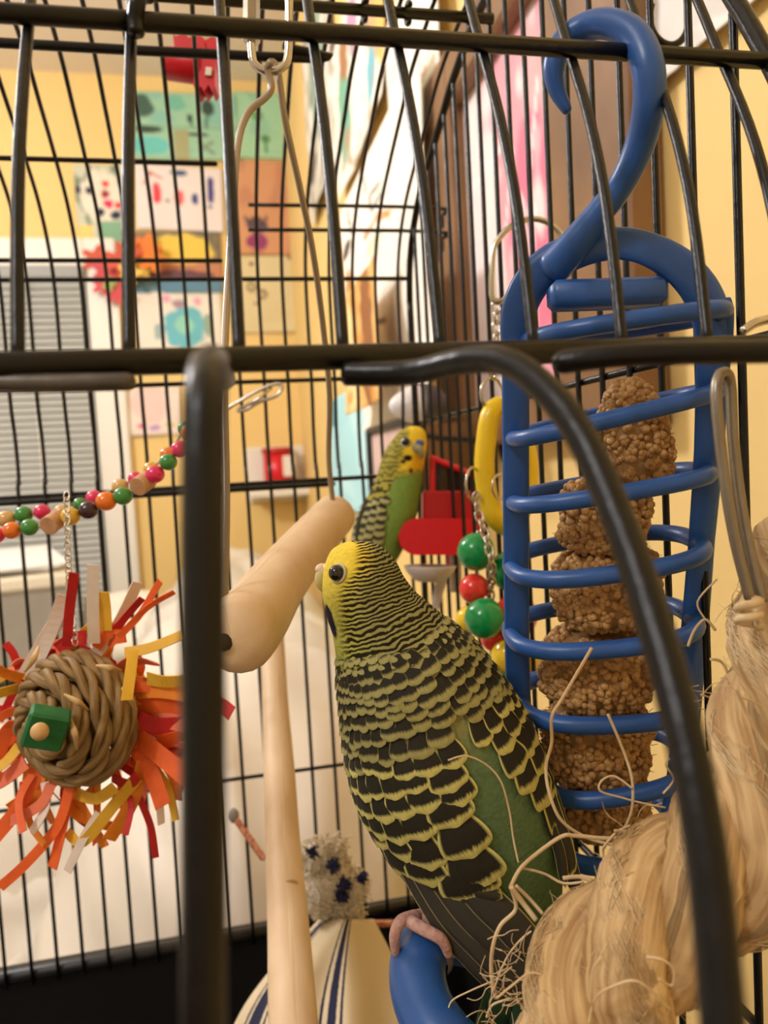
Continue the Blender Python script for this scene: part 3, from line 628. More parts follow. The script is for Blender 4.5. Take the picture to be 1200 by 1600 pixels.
stripm = {'o': M('strip_orange', (248, 106, 40), .6, var=.15, vscale=120), 'r': M('strip_red', (206, 34, 34), .6, var=.15, vscale=120), 'y': M('strip_yellow', (242, 190, 60), .6, var=.12, vscale=120), 'w': M('strip_white', (242, 226, 214), .6, var=.08, vscale=120), 'a': M('strip_amber', (242, 140, 36), .6, var=.12, vscale=120), 'c': M('strip_coral', (246, 130, 96), .6, var=.12, vscale=120)}
def strip(px, wd, c, d0, d1, twist=0.5):
    pts = [P(x, y, d0+(d1-d0)*i/(len(px)-1)) for i, (x, y) in enumerate(px)]; q = catmull(pts, 5); n = len(q); vs = []; fs = []; ph = random.uniform(-.5, .5)
    for i in range(n):
        t = (q[min(i+1, n-1)]-q[max(i-1, 0)]).normalized(); a = ph+twist*i/n
        s0 = t.cross(FW).normalized(); s_ = s0*math.cos(a)+FW*math.sin(a); hw = wd*.5*pxm(d0)
        nn = t.cross(s_).normalized()*.00018
        vs += [q[i]+s_*hw+nn, q[i]-s_*hw+nn, q[i]-s_*hw-nn, q[i]+s_*hw-nn]
    for i in range(n-1):
        for k in range(4): fs.append((i*4+k, i*4+(k+1) % 4, i*4+4+(k+1) % 4, i*4+4+k))
    fs += [(3, 2, 1, 0), tuple((n-1)*4+k for k in range(4))]
    obj('paper_strip', G().add(vs, fs), stripm[c], toy, False)
hand = [([(105, 1010), (108, 960), (116, 895)], 15, 'r'), ([(147, 1005), (145, 950), (146, 882)], 18, 'w'), ([(165, 985), (163, 950), (160, 925)], 20, 'y'), ([(60, 1030), (80, 985), (100, 930)], 20, 'w'), ([(40, 1055), (65, 1010), (95, 960)], 24, 'w'),
 ([(150, 1020), (185, 975), (215, 910)], 20, 'w'), ([(170, 1010), (215, 965), (240, 925), (250, 908)], 11, 'o'), ([(185, 995), (230, 950), (272, 925)], 9, 'o'), ([(195, 1020), (235, 1012), (285, 992)], 17, 'y'), ([(208, 1018), (204, 1050), (198, 1094)], 17, 'y'),
 ([(150, 1012), (170, 988), (185, 982), (190, 1005)], 16, 'o'), ([(90, 1015), (112, 1000), (135, 995)], 22, 'r'), ([(175, 990), (200, 960), (222, 935)], 12, 'r'),
 ([(60, 1200), (30, 1260), (-10, 1310)], 22, 'o'), ([(80, 1225), (60, 1260), (0, 1290)], 16, 'c'), ([(110, 1225), (90, 1290), (40, 1350), (0, 1386)], 16, 'o'), ([(108, 1230), (98, 1290), (82, 1356)], 18, 'o'), ([(40, 1190), (10, 1215), (-15, 1230)], 24, 'c'),
 ([(50, 1210), (30, 1250), (36, 1300)], 12, 'o'), ([(120, 1240), (150, 1248), (180, 1230)], 18, 'y'), ([(105, 1300), (130, 1315), (175, 1262), (215, 1215)], 18, 'y'), ([(225, 1190), (205, 1255), (170, 1312)], 22, 'a'), ([(155, 1270), (130, 1310), (105, 1362)], 14, 'w'),
 ([(215, 1240), (235, 1290), (243, 1340)], 11, 'r'), ([(195, 1230), (205, 1260), (196, 1305)], 9, 'r'), ([(175, 1215), (200, 1225), (215, 1212)], 16, 'r'), ([(215, 1080), (250, 1078), (300, 1085)], 24, 'a'), ([(215, 1105), (255, 1100), (330, 1110)], 30, 'o'),
 ([(215, 1125), (250, 1135), (320, 1128)], 28, 'r'), ([(222, 1150), (255, 1148), (320, 1160)], 14, 'w'), ([(215, 1150), (250, 1180), (300, 1220)], 28, 'o'), ([(210, 1165), (235, 1205), (255, 1260)], 24, 'o'), ([(230, 1160), (270, 1190), (330, 1210)], 22, 'c'),
 ([(222, 1200), (245, 1230), (252, 1288)], 12, 'w'), ([(235, 1190), (262, 1230), (275, 1282)], 12, 'y'), ([(250, 1180), (272, 1215), (278, 1250)], 18, 'a'), ([(30, 1075), (10, 1080), (-15, 1088)], 18, 'y'), ([(35, 1060), (8, 1052), (-10, 1040)], 16, 'a'), ([(25, 1110), (5, 1118), (-15, 1130)], 14, 'o'),
 ([(30, 1165), (10, 1190), (-12, 1205)], 16, 'y'), ([(30, 1045), (20, 1020), (8, 1005)], 12, 'r'), ([(85, 1215), (60, 1232), (30, 1235)], 26, 'o'), ([(230, 1060), (262, 1065), (310, 1060)], 22, 'y'), ([(300, 1095), (340, 1100), (362, 1115)], 22, 'r'), ([(70, 1222), (72, 1260), (50, 1300)], 14, 'w'), ([(60, 1235), (45, 1280), (70, 1320)], 10, 'a')]
for i, (px, wd, c) in enumerate(hand):
    strip(px, wd, c, D+.013+.0006*(i % 7), D+.006+.0022*(i % 6), random.uniform(-.7, .7))
strip([(208, 1016), (204, 1050), (198, 1094)], 17, 'y', D-.006, D-.010, .2)
for k in range(64):
    a = random.uniform(0, 2*math.pi); r0 = 78; r1 = random.uniform(135, 200); x0, y0 = 120+r0*math.cos(a), 1121+r0*math.sin(a); b2_ = a+random.uniform(-.5, .5)
    if math.sin(a) < -.3: r1 *= .8
    strip([(x0, y0), (120+(r0+r1)/2*math.cos(a)+random.uniform(-14, 14), 1121+(r0+r1)/2*math.sin(a)+random.uniform(-14, 14)), (120+r1*math.cos(b2_), 1121+r1*math.sin(b2_)+random.uniform(0, 25))], random.choice((8, 12, 16, 20)), random.choice('oooaaycwrr'), D+.016+random.uniform(0, .008), D+.014+random.uniform(0, .014), random.uniform(-1.6, 1.6))
for k in range(16):
    y0 = random.uniform(1060, 1210); strip([(205, y0), (250, y0+random.uniform(-14, 14)), (300+random.uniform(0, 40), y0+random.uniform(-20, 30))], random.choice((16, 24, 30)), random.choice('oooacrw'), D+.014+random.uniform(0, .01), D+.012+random.uniform(0, .014), random.uniform(-.8, .8))

# ------------------------------------------------------------------ red clip on the back dome wire
D = .3; u = pxm(D); rc = thing('plastic_clip', P(300, 140, D), 'bright red toothed plastic clip on the dome wires', 'clip')
rot = Matrix((RT, UP, -FW)).transposed() @ Matrix.Rotation(R(-6), 3, 'Z')
obj('barrel', lathe(G(), P(259, 99, D), (RT*.99-UP*.1).normalized(), [(0, 20*u), (3*u, 24*u), (50*u, 26*u), (54*u, 26*u)], 20), redp, rc)
pl = [(-15, 42), (-4, 34), (5, 40), (16, 38), (18, 15), (14, 0), (18, -36), (14, -44), (8, -34), (2, -46), (-4, -38), (-10, -48), (-16, -36), (-14, 0)]
obj('toothed_plate', prism(G(), [(a*u, b*u) for a, b in pl], .008, rot @ Vector((1, 0, 0)), rot @ Vector((0, 1, 0)), P(325, 106, D)), redp, rc, False)
pl = [(-30, 18), (-24, 8), (-12, 16), (-4, 8), (8, 14), (20, 6), (26, -14), (-24, -12)]
obj('comb', prism(G(), [(a*u, b*u) for a, b in pl], .004, rot @ Vector((1, 0, 0)), rot @ Vector((0, 1, 0)), P(300, 72, D-.003)), redp, rc, False)
obj('white_tab', box(G(), P(326, 112, D-.0047), 9*u, 12*u, .001, rot=rot), whitepaint, rc, False)
# small spring hook hanging at the back
D = .36; u = pxm(D); hk = thing('snap_hook', P(395, 650, D), 'small silver snap hook on the back wires', 'hook')
obj('hook_body', tube(G(), [P(x, y, D) for x, y in ((352, 640), (372, 628), (400, 612), (430, 600), (441, 604), (432, 618), (405, 628), (385, 640), (370, 642))], 3*u, 6, sub=4), chrome, hk)
obj('gate', tube(G(), [P(372, 640, D), P(405, 622, D-.002), P(424, 606, D)], 2.4*u, 6, sub=3), chrome, hk)

# ------------------------------------------------------------------ blue holder with millet
bh = thing('spray_holder', P(950, 1330, .175), 'blue plastic coil holder hooked on the front rod and filled with millet', 'treat holder')
def bd(y, x=950): return .149+(y-480)/820*.036+(950-x)/150*.003           # it hangs a little away towards the bottom
hook = [(872, 82, .136), (866, 108, .136), (874, 150, .137), (888, 170, .137)]
hkpts = [P(886, 172, .140), P(870, 140, .140), P(866, 105, .1395), P(880, 66, .1385), P(915, 42, .1365), P(955, 38, .133), P(992, 58, .130), P(1012, 104, .1285), P(1014, 160, .130), P(1000, 225, .134), P(970, 290, .138), P(930, 340, .141), P(895, 385, .144), P(868, 415, .147)]
u = pxm(.137)
obj('hook', tube(G(), hkpts, [8*u, 14*u, 18*u, 20*u, 21*u, 22*u, 23*u, 24*u, 24*u, 23*u, 21*u, 22*u, 27*u, 30*u], 16, sub=6, rnd=.7), blue, bh)
def rail(pts, wpx, name='rail', fl=.3):
    return obj(name, tube(G(), [P(x, y, bd(y, x)+dd) for x, y, dd in pts], [w_*pxm(.155) for w_ in wpx] if hasattr(wpx, '__len__') else wpx*pxm(.155), 12, sub=6, flat=fl, flatdir=FW, rnd=.5), blue, bh)
rail([(808, 560, .0), (806, 520, 0), (812, 480, 0), (832, 440, 0), (866, 408, 0), (915, 387, 0), (965, 380, 0), (1010, 388, 0), (1060, 415, 0), (1095, 455, 0), (1112, 500, 0), (1118, 560, 0)], [22, 24, 27, 28, 28, 26, 24, 25, 28, 30, 30, 26], 'arch', .35)
rail([(806, 530, 0), (806, 700, 0), (807, 900, 0), (810, 1080, 0), (822, 1200, 0), (850, 1300, 0)], 22, 'rail')
rail([(1116, 530, 0), (1108, 700, 0), (1096, 850, 0), (1084, 1000, 0), (1070, 1150, 0), (1050, 1290, 0)], [28, 24, 22, 24, 24, 22], 'rail')
rail([(1134, 470, 0), (1138, 490, 0), (1136, 540, 0)], 9, 'tab')
rot = Matrix((RT, UP, -FW)).transposed() @ Matrix.Rotation(R(2), 3, 'Z')
u = pxm(.147)
obj('cross_bar', box(G(), P(948, 460, .146), 180*u, 42*u, .006, rot=rot, bev=9*u), blue, bh)
obj('rear_bar', box(G(), P(985, 505, .158), 250*u, 24*u, .004, rot=Matrix((RT, UP, -FW)).transposed() @ Matrix.Rotation(R(6), 3, 'Z'), bev=5*u), blue, bh)
rings = [(826, 532, 1118, 490), (803, 686, 1106, 612), (803, 786, 1096, 736), (800, 888, 1088, 846), (799, 992, 1078, 962), (812, 1096, 1068, 1082), (846, 1214, 1066, 1172), (868, 1310, 1050, 1275)]
for i, (xl, yl, xr, yr) in enumerate(rings):
    ym = (yl+yr)/2; d = bd(ym); rd = .0125; cx = (xl+xr)/2; hw = (xr-xl)/2; pts = []
    for k in range(28):
        a = 2*math.pi*k/28; c_, s_ = math.cos(a), math.sin(a)
        ee = 2/2.7; sx = math.copysign(abs(c_)**ee, c_); sy = math.copysign(abs(s_)**ee, s_)
        base = P(cx+hw*sx, ym+(yr-yl)/2*sx, bd(ym, cx+hw*sx))
        pts.append(base+Vector((FW.x, FW.y, 0)).normalized()*(sy*rd)+Vector((0, 0, .0022*(sy if i > 2 else .3*sy))))
    obj('ring', tube(G(), pts, 13.5*pxm(d), 12, closed=True, sub=2), blue, bh)
# millet: lumpy seed heads, one above the other
seedm = M('millet_seed', (206, 160, 98), .5, rgb2=(160, 114, 62), vscale=420, bump=.2, bscale=900)
chaff = M('millet_chaff', (176, 136, 82), .8, rgb2=(136, 98, 54), vscale=300, bump=.5, bscale=500)
phi = (1+5**.5)/2
ico = [Vector(v).normalized() for v in ((-1, phi, 0), (1, phi, 0), (-1, -phi, 0), (1, -phi, 0), (0, -1, phi), (0, 1, phi), (0, -1, -phi), (0, 1, -phi), (phi, 0, -1), (phi, 0, 1), (-phi, 0, -1), (-phi, 0, 1))]
icof = [(0, 11, 5), (0, 5, 1), (0, 1, 7), (0, 7, 10), (0, 10, 11), (1, 5, 9), (5, 11, 4), (11, 10, 2), (10, 7, 6), (7, 1, 8), (3, 9, 4), (3, 4, 2), (3, 2, 6), (3, 6, 8), (3, 8, 9), (4, 9, 5), (2, 4, 11), (6, 2, 10), (8, 6, 7), (9, 8, 1)]
def icosub(v, f):
    v = list(v); f2 = []; mid = {}
    def mm(a, b):
        k = (min(a, b), max(a, b))
        if k not in mid: mid[k] = len(v); v.append(((v[a]+v[b])/2).normalized())
        return mid[k]
    for a, b, c in f:
        x, y, z = mm(a, b), mm(b, c), mm(c, a); f2 += [(a, x, z), (b, y, x), (c, z, y), (x, y, z)]
    return v, f2
ico1, icof1 = icosub(ico, icof)
def millet(label, c0, c1, wpx, nseed, top=False):
    """seed head along the axis c0 -> c1 (px, px, depth)"""
    a, b = P(*c0), P(*c1); ax = (b-a); Lx = ax.length; ax.normalize(); t = thing('millet_head', b, label, 'millet', 'millet heads in the blue holder')
    r1 = (RT-ax*RT.dot(ax)).normalized(); r2 = ax.cross(r1); d = (c0[2]+c1[2])/2; rr = wpx*pxm(d); g = G(); core = G(); n = 26
    def rad(tt, an):
        e = math.sqrt(max(0, 1-(2*tt-1)**6))*(1 if not top else .5+.5*min(1, tt*3)); return rr*e*(1+.14*noise.noise(Vector((math.cos(an)*1.6, math.sin(an)*1.6, tt*3+c0[1]*.1))))
    vs = []; fs = []
    for i in range(n+1):
        for k in range(28):
            an = 2*math.pi*k/28; q = rad(i/n, an)*.93; vs.append(a+ax*Lx*i/n+(r1*math.cos(an)+r2*math.sin(an)*.72)*max(q, .0002))
    for i in range(n):
        for k in range(28): fs.append((i*28+k, i*28+(k+1) % 28, i*28+28+(k+1) % 28, i*28+28+k))
    obj('chaff', core.add(vs, fs), chaff, t)
    for _ in range(nseed):
        tt = random.uniform(.02, .98); an = random.uniform(0, 2*math.pi); q = rad(tt, an)*random.uniform(.9, 1.0)
        if noise.noise(Vector((math.cos(an)*3, math.sin(an)*3, tt*6+c0[1]))) < -.3: q *= .93
        c = a+ax*Lx*tt+(r1*math.cos(an)+r2*math.sin(an)*.72)*q; s_ = random.uniform(4.6, 7.2)*pxm(d)
        rot = Matrix.Rotation(random.uniform(0, 6.3), 3, Vector((random.uniform(-1, 1), random.uniform(-1, 1), random.uniform(-1, 1))).normalized())
        g.add([c+rot @ Vector((v.x*s_, v.y*s_*.9, v.z*s_*1.15)) for v in ico1], icof1)
    o = obj('seeds', g, seedm, t, fix=False); o['kind'] = 'stuff'
    hg = G()
    for _ in range(160):
        tt = random.uniform(.02, .98); an = random.uniform(0, 2*math.pi); c = a+ax*Lx*tt+(r1*math.cos(an)+r2*math.sin(an)*.72)*rad(tt, an)
        dv = ((r1*math.cos(an)+r2*math.sin(an)*.72)+Vector((random.uniform(-.7, .7), random.uniform(-.7, .7), random.uniform(-.7, .7)))).normalized()
        tube(hg, [c, c+dv*random.uniform(4, 11)*pxm(d)], [.8*pxm(d), .3*pxm(d)], 3, cap=False)
    o = obj('bristles', hg, chaff, t); o['kind'] = 'stuff'
millet('topmost millet head peeking over the first blue rings', (978, 592, .156), (1000, 765, .161), 58, 700, True)
millet('second millet head from the top inside the blue coil', (950, 752, .162), (938, 862, .166), 68, 700)
millet('middle millet head, widest, inside the blue coil', (948, 856, .166), (950, 975, .170), 82, 900)
millet('fourth millet head from the top, just under the widest one', (938, 985, .171), (930, 1098, .176), 86, 900)
millet('fifth millet head from the top behind the looping sisal thread', (936, 1100, .177), (932, 1215, .181), 82, 800)
millet('lowest millet head at the shaded bottom of the coil', (942, 1212, .182), (948, 1300, .185), 66, 600)

# ------------------------------------------------------------------ toy of plastic balls and rings
D = .27; u = pxm(D); bt = thing('ball_toy', P(770, 1050, D), 'hanging toy of green, red and yellow balls with a yellow ring', 'bird toy')
obj('quick_link', tube(G(), [P(x, y, D-.01) for x, y in ((770, 400), (776, 378), (800, 352), (832, 342), (860, 350), (880, 372), (870, 392), (832, 420), (804, 440), (792, 464), (778, 472), (768, 460))], 4.5*u, 8, closed=True, sub=3), chrome, bt)
chain(bt, [P(776, 470, D), P(776, 520, D), P(772, 560, D)], 17*u, 7*u, 2*u, chrome)
obj('split_ring', tube(G(), [P(768+17*math.cos(a), 614+24*math.sin(a), D+.002*math.cos(a)) for a in [2*math.pi*k/14 for k in range(14)]], 2.6*u, 6, closed=True, sub=1), chrome, bt)
chain(bt, [P(772, 560, D), P(770, 595, D)], 15*u, 6*u, 2*u, chrome)
yp = M('yellow_plastic', (242, 204, 30), .3, sss=.05)
obj('yellow_ring', tube(G(), [P(x, y, D+dz) for x, y, dz in ((770, 640, 0), (760, 684, 0), (757, 735, 0), (764, 784, 0), (776, 812, 0), (800, 822, .008), (822, 780, .012), (826, 730, .012), (816, 680, .01), (796, 640, .006))], 16*u, 12, closed=True, sub=3), yp, bt)
obj('split_ring', tube(G(), [P(739+11*math.cos(a), 756+26*math.sin(a), D-.004+.004*math.cos(a)) for a in [2*math.pi*k/14 for k in range(14)]], 2.2*u, 6, closed=True, sub=1), chrome, bt)
obj('split_ring', tube(G(), [P(782+13*math.cos(a), 760+20*math.sin(a), D-.004+.004*math.cos(a)) for a in [2*math.pi*k/14 for k in range(14)]], 2.2*u, 6, closed=True, sub=1), chrome, bt)
chain(bt, [P(744, 772, D-.004), P(747, 800, D-.004), P(758, 835, D-.006), P(768, 880, D-.008), P(766, 930, D), P(764, 980, D)], 14*u, 6*u, 2*u, chrome)
gp = M('green_ball', (8, 150, 78), .18, coat=.3); rp = M('red_ball', (238, 58, 46), .2, coat=.3); yb_ = M('yellow_ball', (246, 206, 40), .2, coat=.3)
for (x, y, r_, mt, dd) in ((744, 862, 30, gp, 0), (797, 892, 32, gp, .004), (741, 920, 24, rp, .002), (757, 966, 31, gp, -.006), (806, 962, 34, rp, .0), (733, 968, 22, yb_, .012), (772, 996, 22, rp, .004), (795, 1024, 28, yb_, .0), (826, 1030, 26, yb_, .01), (775, 1045, 24, gp, .014), (818, 905, 20, gp, .018)):
    obj('plastic_ball', ball(G(), P(x, y, D+dd), r_*pxm(D), seg=24, rings=16), mt, bt)
    obj('cap', lathe(G(), P(x+3, y-r_+1, D+dd), UP, [(0, 3.5*u), (4*u, 3*u)], 10), chrome, bt)

# ------------------------------------------------------------------ red feeder with mirror and white bracket
D = .34; u = pxm(D); rf = thing('red_feeder', P(690, 870, D), 'red plastic feeder with a dark mirror panel behind the rear bird', 'feeder')
ru, rv = (RT*.9+FW*.35).normalized(), UP
pl = []
for k in range(13): a = R(90+15*k); pl.append((-40*u+28*u*math.cos(a), 28*u*math.sin(a)))
pl += [(66*u, -28*u), (66*u, 28*u)]
obj('front_lip', prism(G(), pl, .012, RT, UP, P(690, 838, D)), redp, rf, False)
obj('cup', box(G(), P(706, 792, D+.012), 96*u, 50*u, .022, rot=Matrix((RT, UP, -FW)).transposed(), bev=3*u), M('red_plastic_dark', (176, 14, 24), .35), rf, False)
fr_ = [(676, 716), (748, 746), (748, 800), (676, 784)]
for i in range(4): obj('mirror_edge', tube(G(), [P(*fr_[i], D+.004), P(*fr_[(i+1) % 4], D+.004)], 5*u, 8, rnd=1), redp, rf)
obj('mirror', G().add([P(x, y, D+.006) for x, y in fr_]+[P(x, y, D+.008) for x, y in fr_], [(0, 1, 2, 3), (4, 5, 6, 7), (0, 1, 5, 4), (1, 2, 6, 5), (2, 3, 7, 6), (3, 0, 4, 7)]), M('dark_mirror', (52, 36, 30), .12, .2), rf, False)
obj('hanger', box(G(), P(706, 872, D+.01), 16*u, 24*u, .006, rot=Matrix((RT, UP, -FW)).transposed(), bev=2*u), redp, rf, False)
wb = thing('white_bracket', P(680, 950, D), 'translucent white plastic bracket below the red feeder', 'bracket')
wpm = M('milky_plastic', (232, 222, 216), .35, trans=.25, sss=.2)
obj('cup', lathe(G(), P(672, 908, D-.004), UP, [(0, 20*u), (4*u, 27*u), (14*u, 36*u), (22*u, 40*u), (24*u, 40*u), (22*u, 36*u), (12*u, 30*u), (6*u, 20*u)], 28), wpm, wb)
obj('arm', tube(G(), [P(690, 905, D-.004), P(684, 930, D), P(676, 965, D+.004)], [9*u, 8*u, 5*u], 10, sub=4, flat=.6, flatdir=FW, rnd=1), wpm, wb)
obj('post', box(G(), P(712, 890, D+.004), 18*u, 70*u, .006, rot=Matrix((RT, UP, -FW)).transposed(), bev=2*u), wpm, wb, False)

# ------------------------------------------------------------------ sisal rope perch in front right
rope = thing('sisal_rope', P(1000, 1620, .12), 'thick frayed sisal rope perch at the lower right', 'rope perch')
sis = M('sisal', (220, 188, 136), .8, uvn=(26, .5), rgb2=(160, 122, 76), bump=1.0)
sisf = M('sisal_fibre', (232, 208, 166), .7, rgb2=(198, 166, 118), vscale=90)
rp_ = catmull([P(900, 1780, .118), P(925, 1610, .12), P(962, 1500, .122), P(1045, 1415, .124), P(1150, 1330, .124), P(1216, 1195, .126), P(1250, 1020, .13), P(1290, 860, .136)], 14)
n = len(rp_); RR = 112*pxm(.122); fr3 = []
nrm = UP.copy(); L = 0
for i in range(n):
    t = (rp_[min(i+1, n-1)]-rp_[max(i-1, 0)]).normalized(); nrm = (nrm-t*nrm.dot(t)).normalized(); fr3.append((t, nrm.copy(), t.cross(nrm)))
for st in range(3):
    pts = []; L = 0
    for i in range(n):
        if i: L += (rp_[i]-rp_[i-1]).length
        a = -L/.05*2*math.pi+st*2*math.pi/3; t, n_, b_ = fr3[i]; pts.append(rp_[i]+(n_*math.cos(a)+b_*math.sin(a))*RR*.5)
    g = G(); tube(g, pts, RR*.56, 22)
    for k, v in enumerate(g.v):
        c = pts[min(k//22, n-1)]; dv = v-c; g.v[k] = c+dv*(1+.13*noise.noise(v*300)+.07*noise.noise(v*1100))
    obj('strand', g, sis, rope)
fz = G()
for _ in range(6000):
    st = random.randrange(3); i = random.randrange(2, n-8); al = random.uniform(0, 2*math.pi); m_ = random.randint(4, 7); pts = []; L0 = sum((rp_[k]-rp_[k-1]).length for k in range(1, i+1)); off = random.uniform(.99, 1.05); dr = random.uniform(-.25, .25)
    for k in range(i, i+m_):
        if k > i: L0 += (rp_[k]-rp_[k-1]).length
        a = -L0/.05*2*math.pi+st*2*math.pi/3; t, n_, b_ = fr3[k]; ctr = rp_[k]+(n_*math.cos(a)+b_*math.sin(a))*RR*.5
        al2 = al+dr*(k-i); pts.append(ctr+(n_*math.cos(a+al2)+b_*math.sin(a+al2))*RR*.56*(off+.03*random.random()))
    if random.random() < .3: pts[-1] = pts[-1]+Vector((random.uniform(-1, 1), random.uniform(-1, 1), random.uniform(-1, 1)))*.0022
    tube(fz, pts, [.00008]*(len(pts)-1)+[.00003], 3, sub=2, cap=False)
o = obj('fuzz', fz, sisf, rope); o['kind'] = 'stuff'
strands = [([(925, 1012), (898, 1058), (876, 1095), (862, 1120), (862, 1160), (853, 1200), (860, 1245), (880, 1285), (925, 1312), (985, 1325)], 2.6, .14), ([(950, 1116), (972, 1168), (987, 1215), (988, 1260), (978, 1290), (965, 1302)], 2.4, .143), ([(988, 1232), (960, 1213), (940, 1220), (938, 1236), (970, 1246), (1000, 1254), (1040, 1262)], 1.8, .142),
 ([(1030, 1300), (960, 1310), (900, 1306), (880, 1306), (850, 1325), (815, 1355), (798, 1385)], 3.4, .135), ([(798, 1385), (806, 1420), (782, 1446), (770, 1480), (768, 1520), (775, 1560)], 3.4, .134), ([(798, 1385), (815, 1408), (838, 1438)], 4.2, .133), ([(806, 1384), (828, 1405), (848, 1428)], 3.0, .134), ([(815, 1356), (850, 1365), (880, 1380), (912, 1378)], 2.2, .136), ([(700, 1188), (728, 1181), (760, 1195), (783, 1222), (796, 1268), (802, 1310), (810, 1348)], 1.6, .1445),
 ([(880, 1372), (905, 1370), (925, 1376)], 3.6, .132), ([(945, 1352), (942, 1330), (946, 1320), (964, 1300), (985, 1290)], 2.2, .135), ([(960, 1298), (990, 1300), (1030, 1305), (1060, 1300)], 2.6, .134), ([(1036, 1240), (1052, 1218), (1040, 1195), (1046, 1185)], 1.6, .13), ([(1075, 1010), (1085, 985), (1102, 968), (1118, 985)], 2.2, .14), ([(1102, 968), (1090, 940), (1120, 905)], 1.6, .142), ([(1110, 1030), (1128, 1035), (1140, 1062), (1150, 1090)], 2.2, .135), ([(1095, 1085), (1120, 1090), (1150, 1070)], 1.4, .135),
 ([(700, 1590), (705, 1565), (735, 1548), (775, 1530), (800, 1510)], 1.4, .15), ([(770, 1550), (790, 1500), (812, 1470), (830, 1455)], 1.6, .134), ([(760, 1590), (770, 1570), (800, 1560)], 1.8, .138), ([(776, 1560), (800, 1540), (830, 1520), (860, 1530)], 1.8, .118), ([(1030, 1530), (1050, 1540), (1052, 1515), (1036, 1500), (1010, 1495)], 2, .108), ([(920, 1600), (930, 1560), (960, 1540), (1000, 1535), (1050, 1580)], 2, .107), ([(922, 1570), (925, 1520), (940, 1495)], 1.6, .107), ([(1150, 1075), (1165, 1110), (1185, 1150), (1200, 1172)], 3, .112), ([(1160, 1090), (1190, 1105), (1220, 1150)], 1.6, .112)]
for px, wd, d in strands:
    obj('loose_strand', tube(G(), [P(x, y, d+.0006*math.sin(i*1.7)) for i, (x, y) in enumerate(px)], wd*pxm(d), 6, sub=6), sisf, rope)
fl = G()
for _ in range(70):                              # frayed tuft by the bird's tail and along the rope edge
    x0, y0 = random.choice(((790, 1530), (780, 1570), (810, 1490), (1000, 1305), (840, 1590), (1180, 960), (1120, 1075))); d = .132+random.uniform(-.004, .004); x0 += random.gauss(0, 22); y0 += random.gauss(0, 18)
    pts = [P(x0, y0, d)]; a = random.uniform(0, 6.3)
    for k in range(4): a += random.uniform(-.8, .8); x0 += 13*math.cos(a); y0 += 13*math.sin(a); pts.append(P(x0, y0, d+random.uniform(-.001, .001)))
    tube(fl, pts, .00009, 3, sub=3, cap=False)
o = obj('frayed_tuft', fl, sisf, rope); o['kind'] = 'stuff'
# long steel loop on the right that carries the rope
sl_ = thing('steel_loop', P(1180, 950, .12), 'long thin steel loop hanging beside the rope', 'loop')
obj('loop_wire', tube(G(), [P(x, y, d) for x, y, d in ((1172, 935, .122), (1150, 850, .121), (1134, 760, .12), (1122, 660, .12), (1119, 610, .12), (1124, 586, .121), (1136, 584, .122), (1142, 610, .123), (1146, 690, .123), (1158, 790, .123), (1176, 880, .123), (1192, 940, .123))], .0009, 8, sub=6), dullsteel, sl_)
obj('wire_tip', tube(G(), [P(1160, 518, .118), P(1182, 504, .118), P(1215, 496, .118)], .0007, 8, sub=4), chrome, sl_)
obj('binding', tube(G(), [P(1170+18*math.sin(k*1.3), 935+k*4, .120+.002*math.cos(k*1.3)) for k in range(12)], .0007, 6, sub=4), sisf, sl_)

# ------------------------------------------------------------------ blue ring perch at the bottom
rg = thing('ring_perch', P(700, 1640, .19), 'thick blue plastic ring perch held by the bird foot', 'perch')
obj('ring', tube(G(), [P(x, y, d) for x, y, d in ((664, 1474, .168), (652, 1520, .162), (664, 1575, .156), (700, 1630, .150), (760, 1680, .150), (815, 1660, .165), (820, 1580, .186), (770, 1490, .194), (705, 1462, .182))], .0060, 18, closed=True, sub=5), blue, rg)

# ------------------------------------------------------------------ pompom, striped cloth, twisted red sticks
D = .315; u = pxm(D); pp = thing('yarn_pompom', P(530, 1460, D), 'shaggy cream yarn pompom with navy flecks on the striped cloth', 'pompom')
ym_ = M('cream_yarn', (244, 234, 214), .9, rgb2=(226, 210, 184), vscale=160); yn = M('navy_yarn', (34, 38, 78), .9)
lob = [(500, 1340, 34), (520, 1375, 44), (545, 1385, 34), (505, 1400, 30), (540, 1420, 30), (500, 1410, 22), (545, 1450, 22), (520, 1330, 24)]
def tuft(mat, lobes, nn, name, dd=0, rmul=1.0, ls=1.0):
    g = G()
    for x, y, r_ in lobes:
        ball(g, P(x, y, D+dd), r_*.8*u*rmul, seg=12, rings=8)
        for _ in range(nn):
            v = Vector((random.gauss(0, 1), random.gauss(0, 1), random.gauss(0, 1))).normalized(); c = P(x, y, D+dd); a = c+v*r_*u*.7*rmul; w_ = Vector((random.gauss(0, 1), random.gauss(0, 1), random.gauss(0, 1)))
            tube(g, [a, a+(v*5*u+w_*2*u)*ls, a+(v*7*u+w_*4*u)*ls, a+(v*3*u+w_*6*u)*ls], [1.3*u, 1.3*u, 1.2*u, .9*u], 4, sub=2, cap=False)
    o = obj(name, g, mat, pp); o['kind'] = 'stuff'
tuft(ym_, lob, 420, 'cream_yarn'); tuft(yn, [(520, 1352, 10), (538, 1382, 11), (535, 1400, 9), (567, 1372, 8), (488, 1332, 6)], 60, 'navy_yarn', -.010, .9, .5)
stc = bpy.data.materials.new('striped_cloth'); stc.use_nodes = True; nt = stc.node_tree; N = nt.nodes; Lk = nt.links; b = N['Principled BSDF']; b.inputs['Roughness'].default_value = .9
tc = N.new('ShaderNodeUVMap'); sp = N.new('ShaderNodeSeparateXYZ'); Lk.new(tc.outputs['UV'], sp.inputs[0]); cr = N.new('ShaderNodeValToRGB'); cr.color_ramp.interpolation = 'CONSTANT'
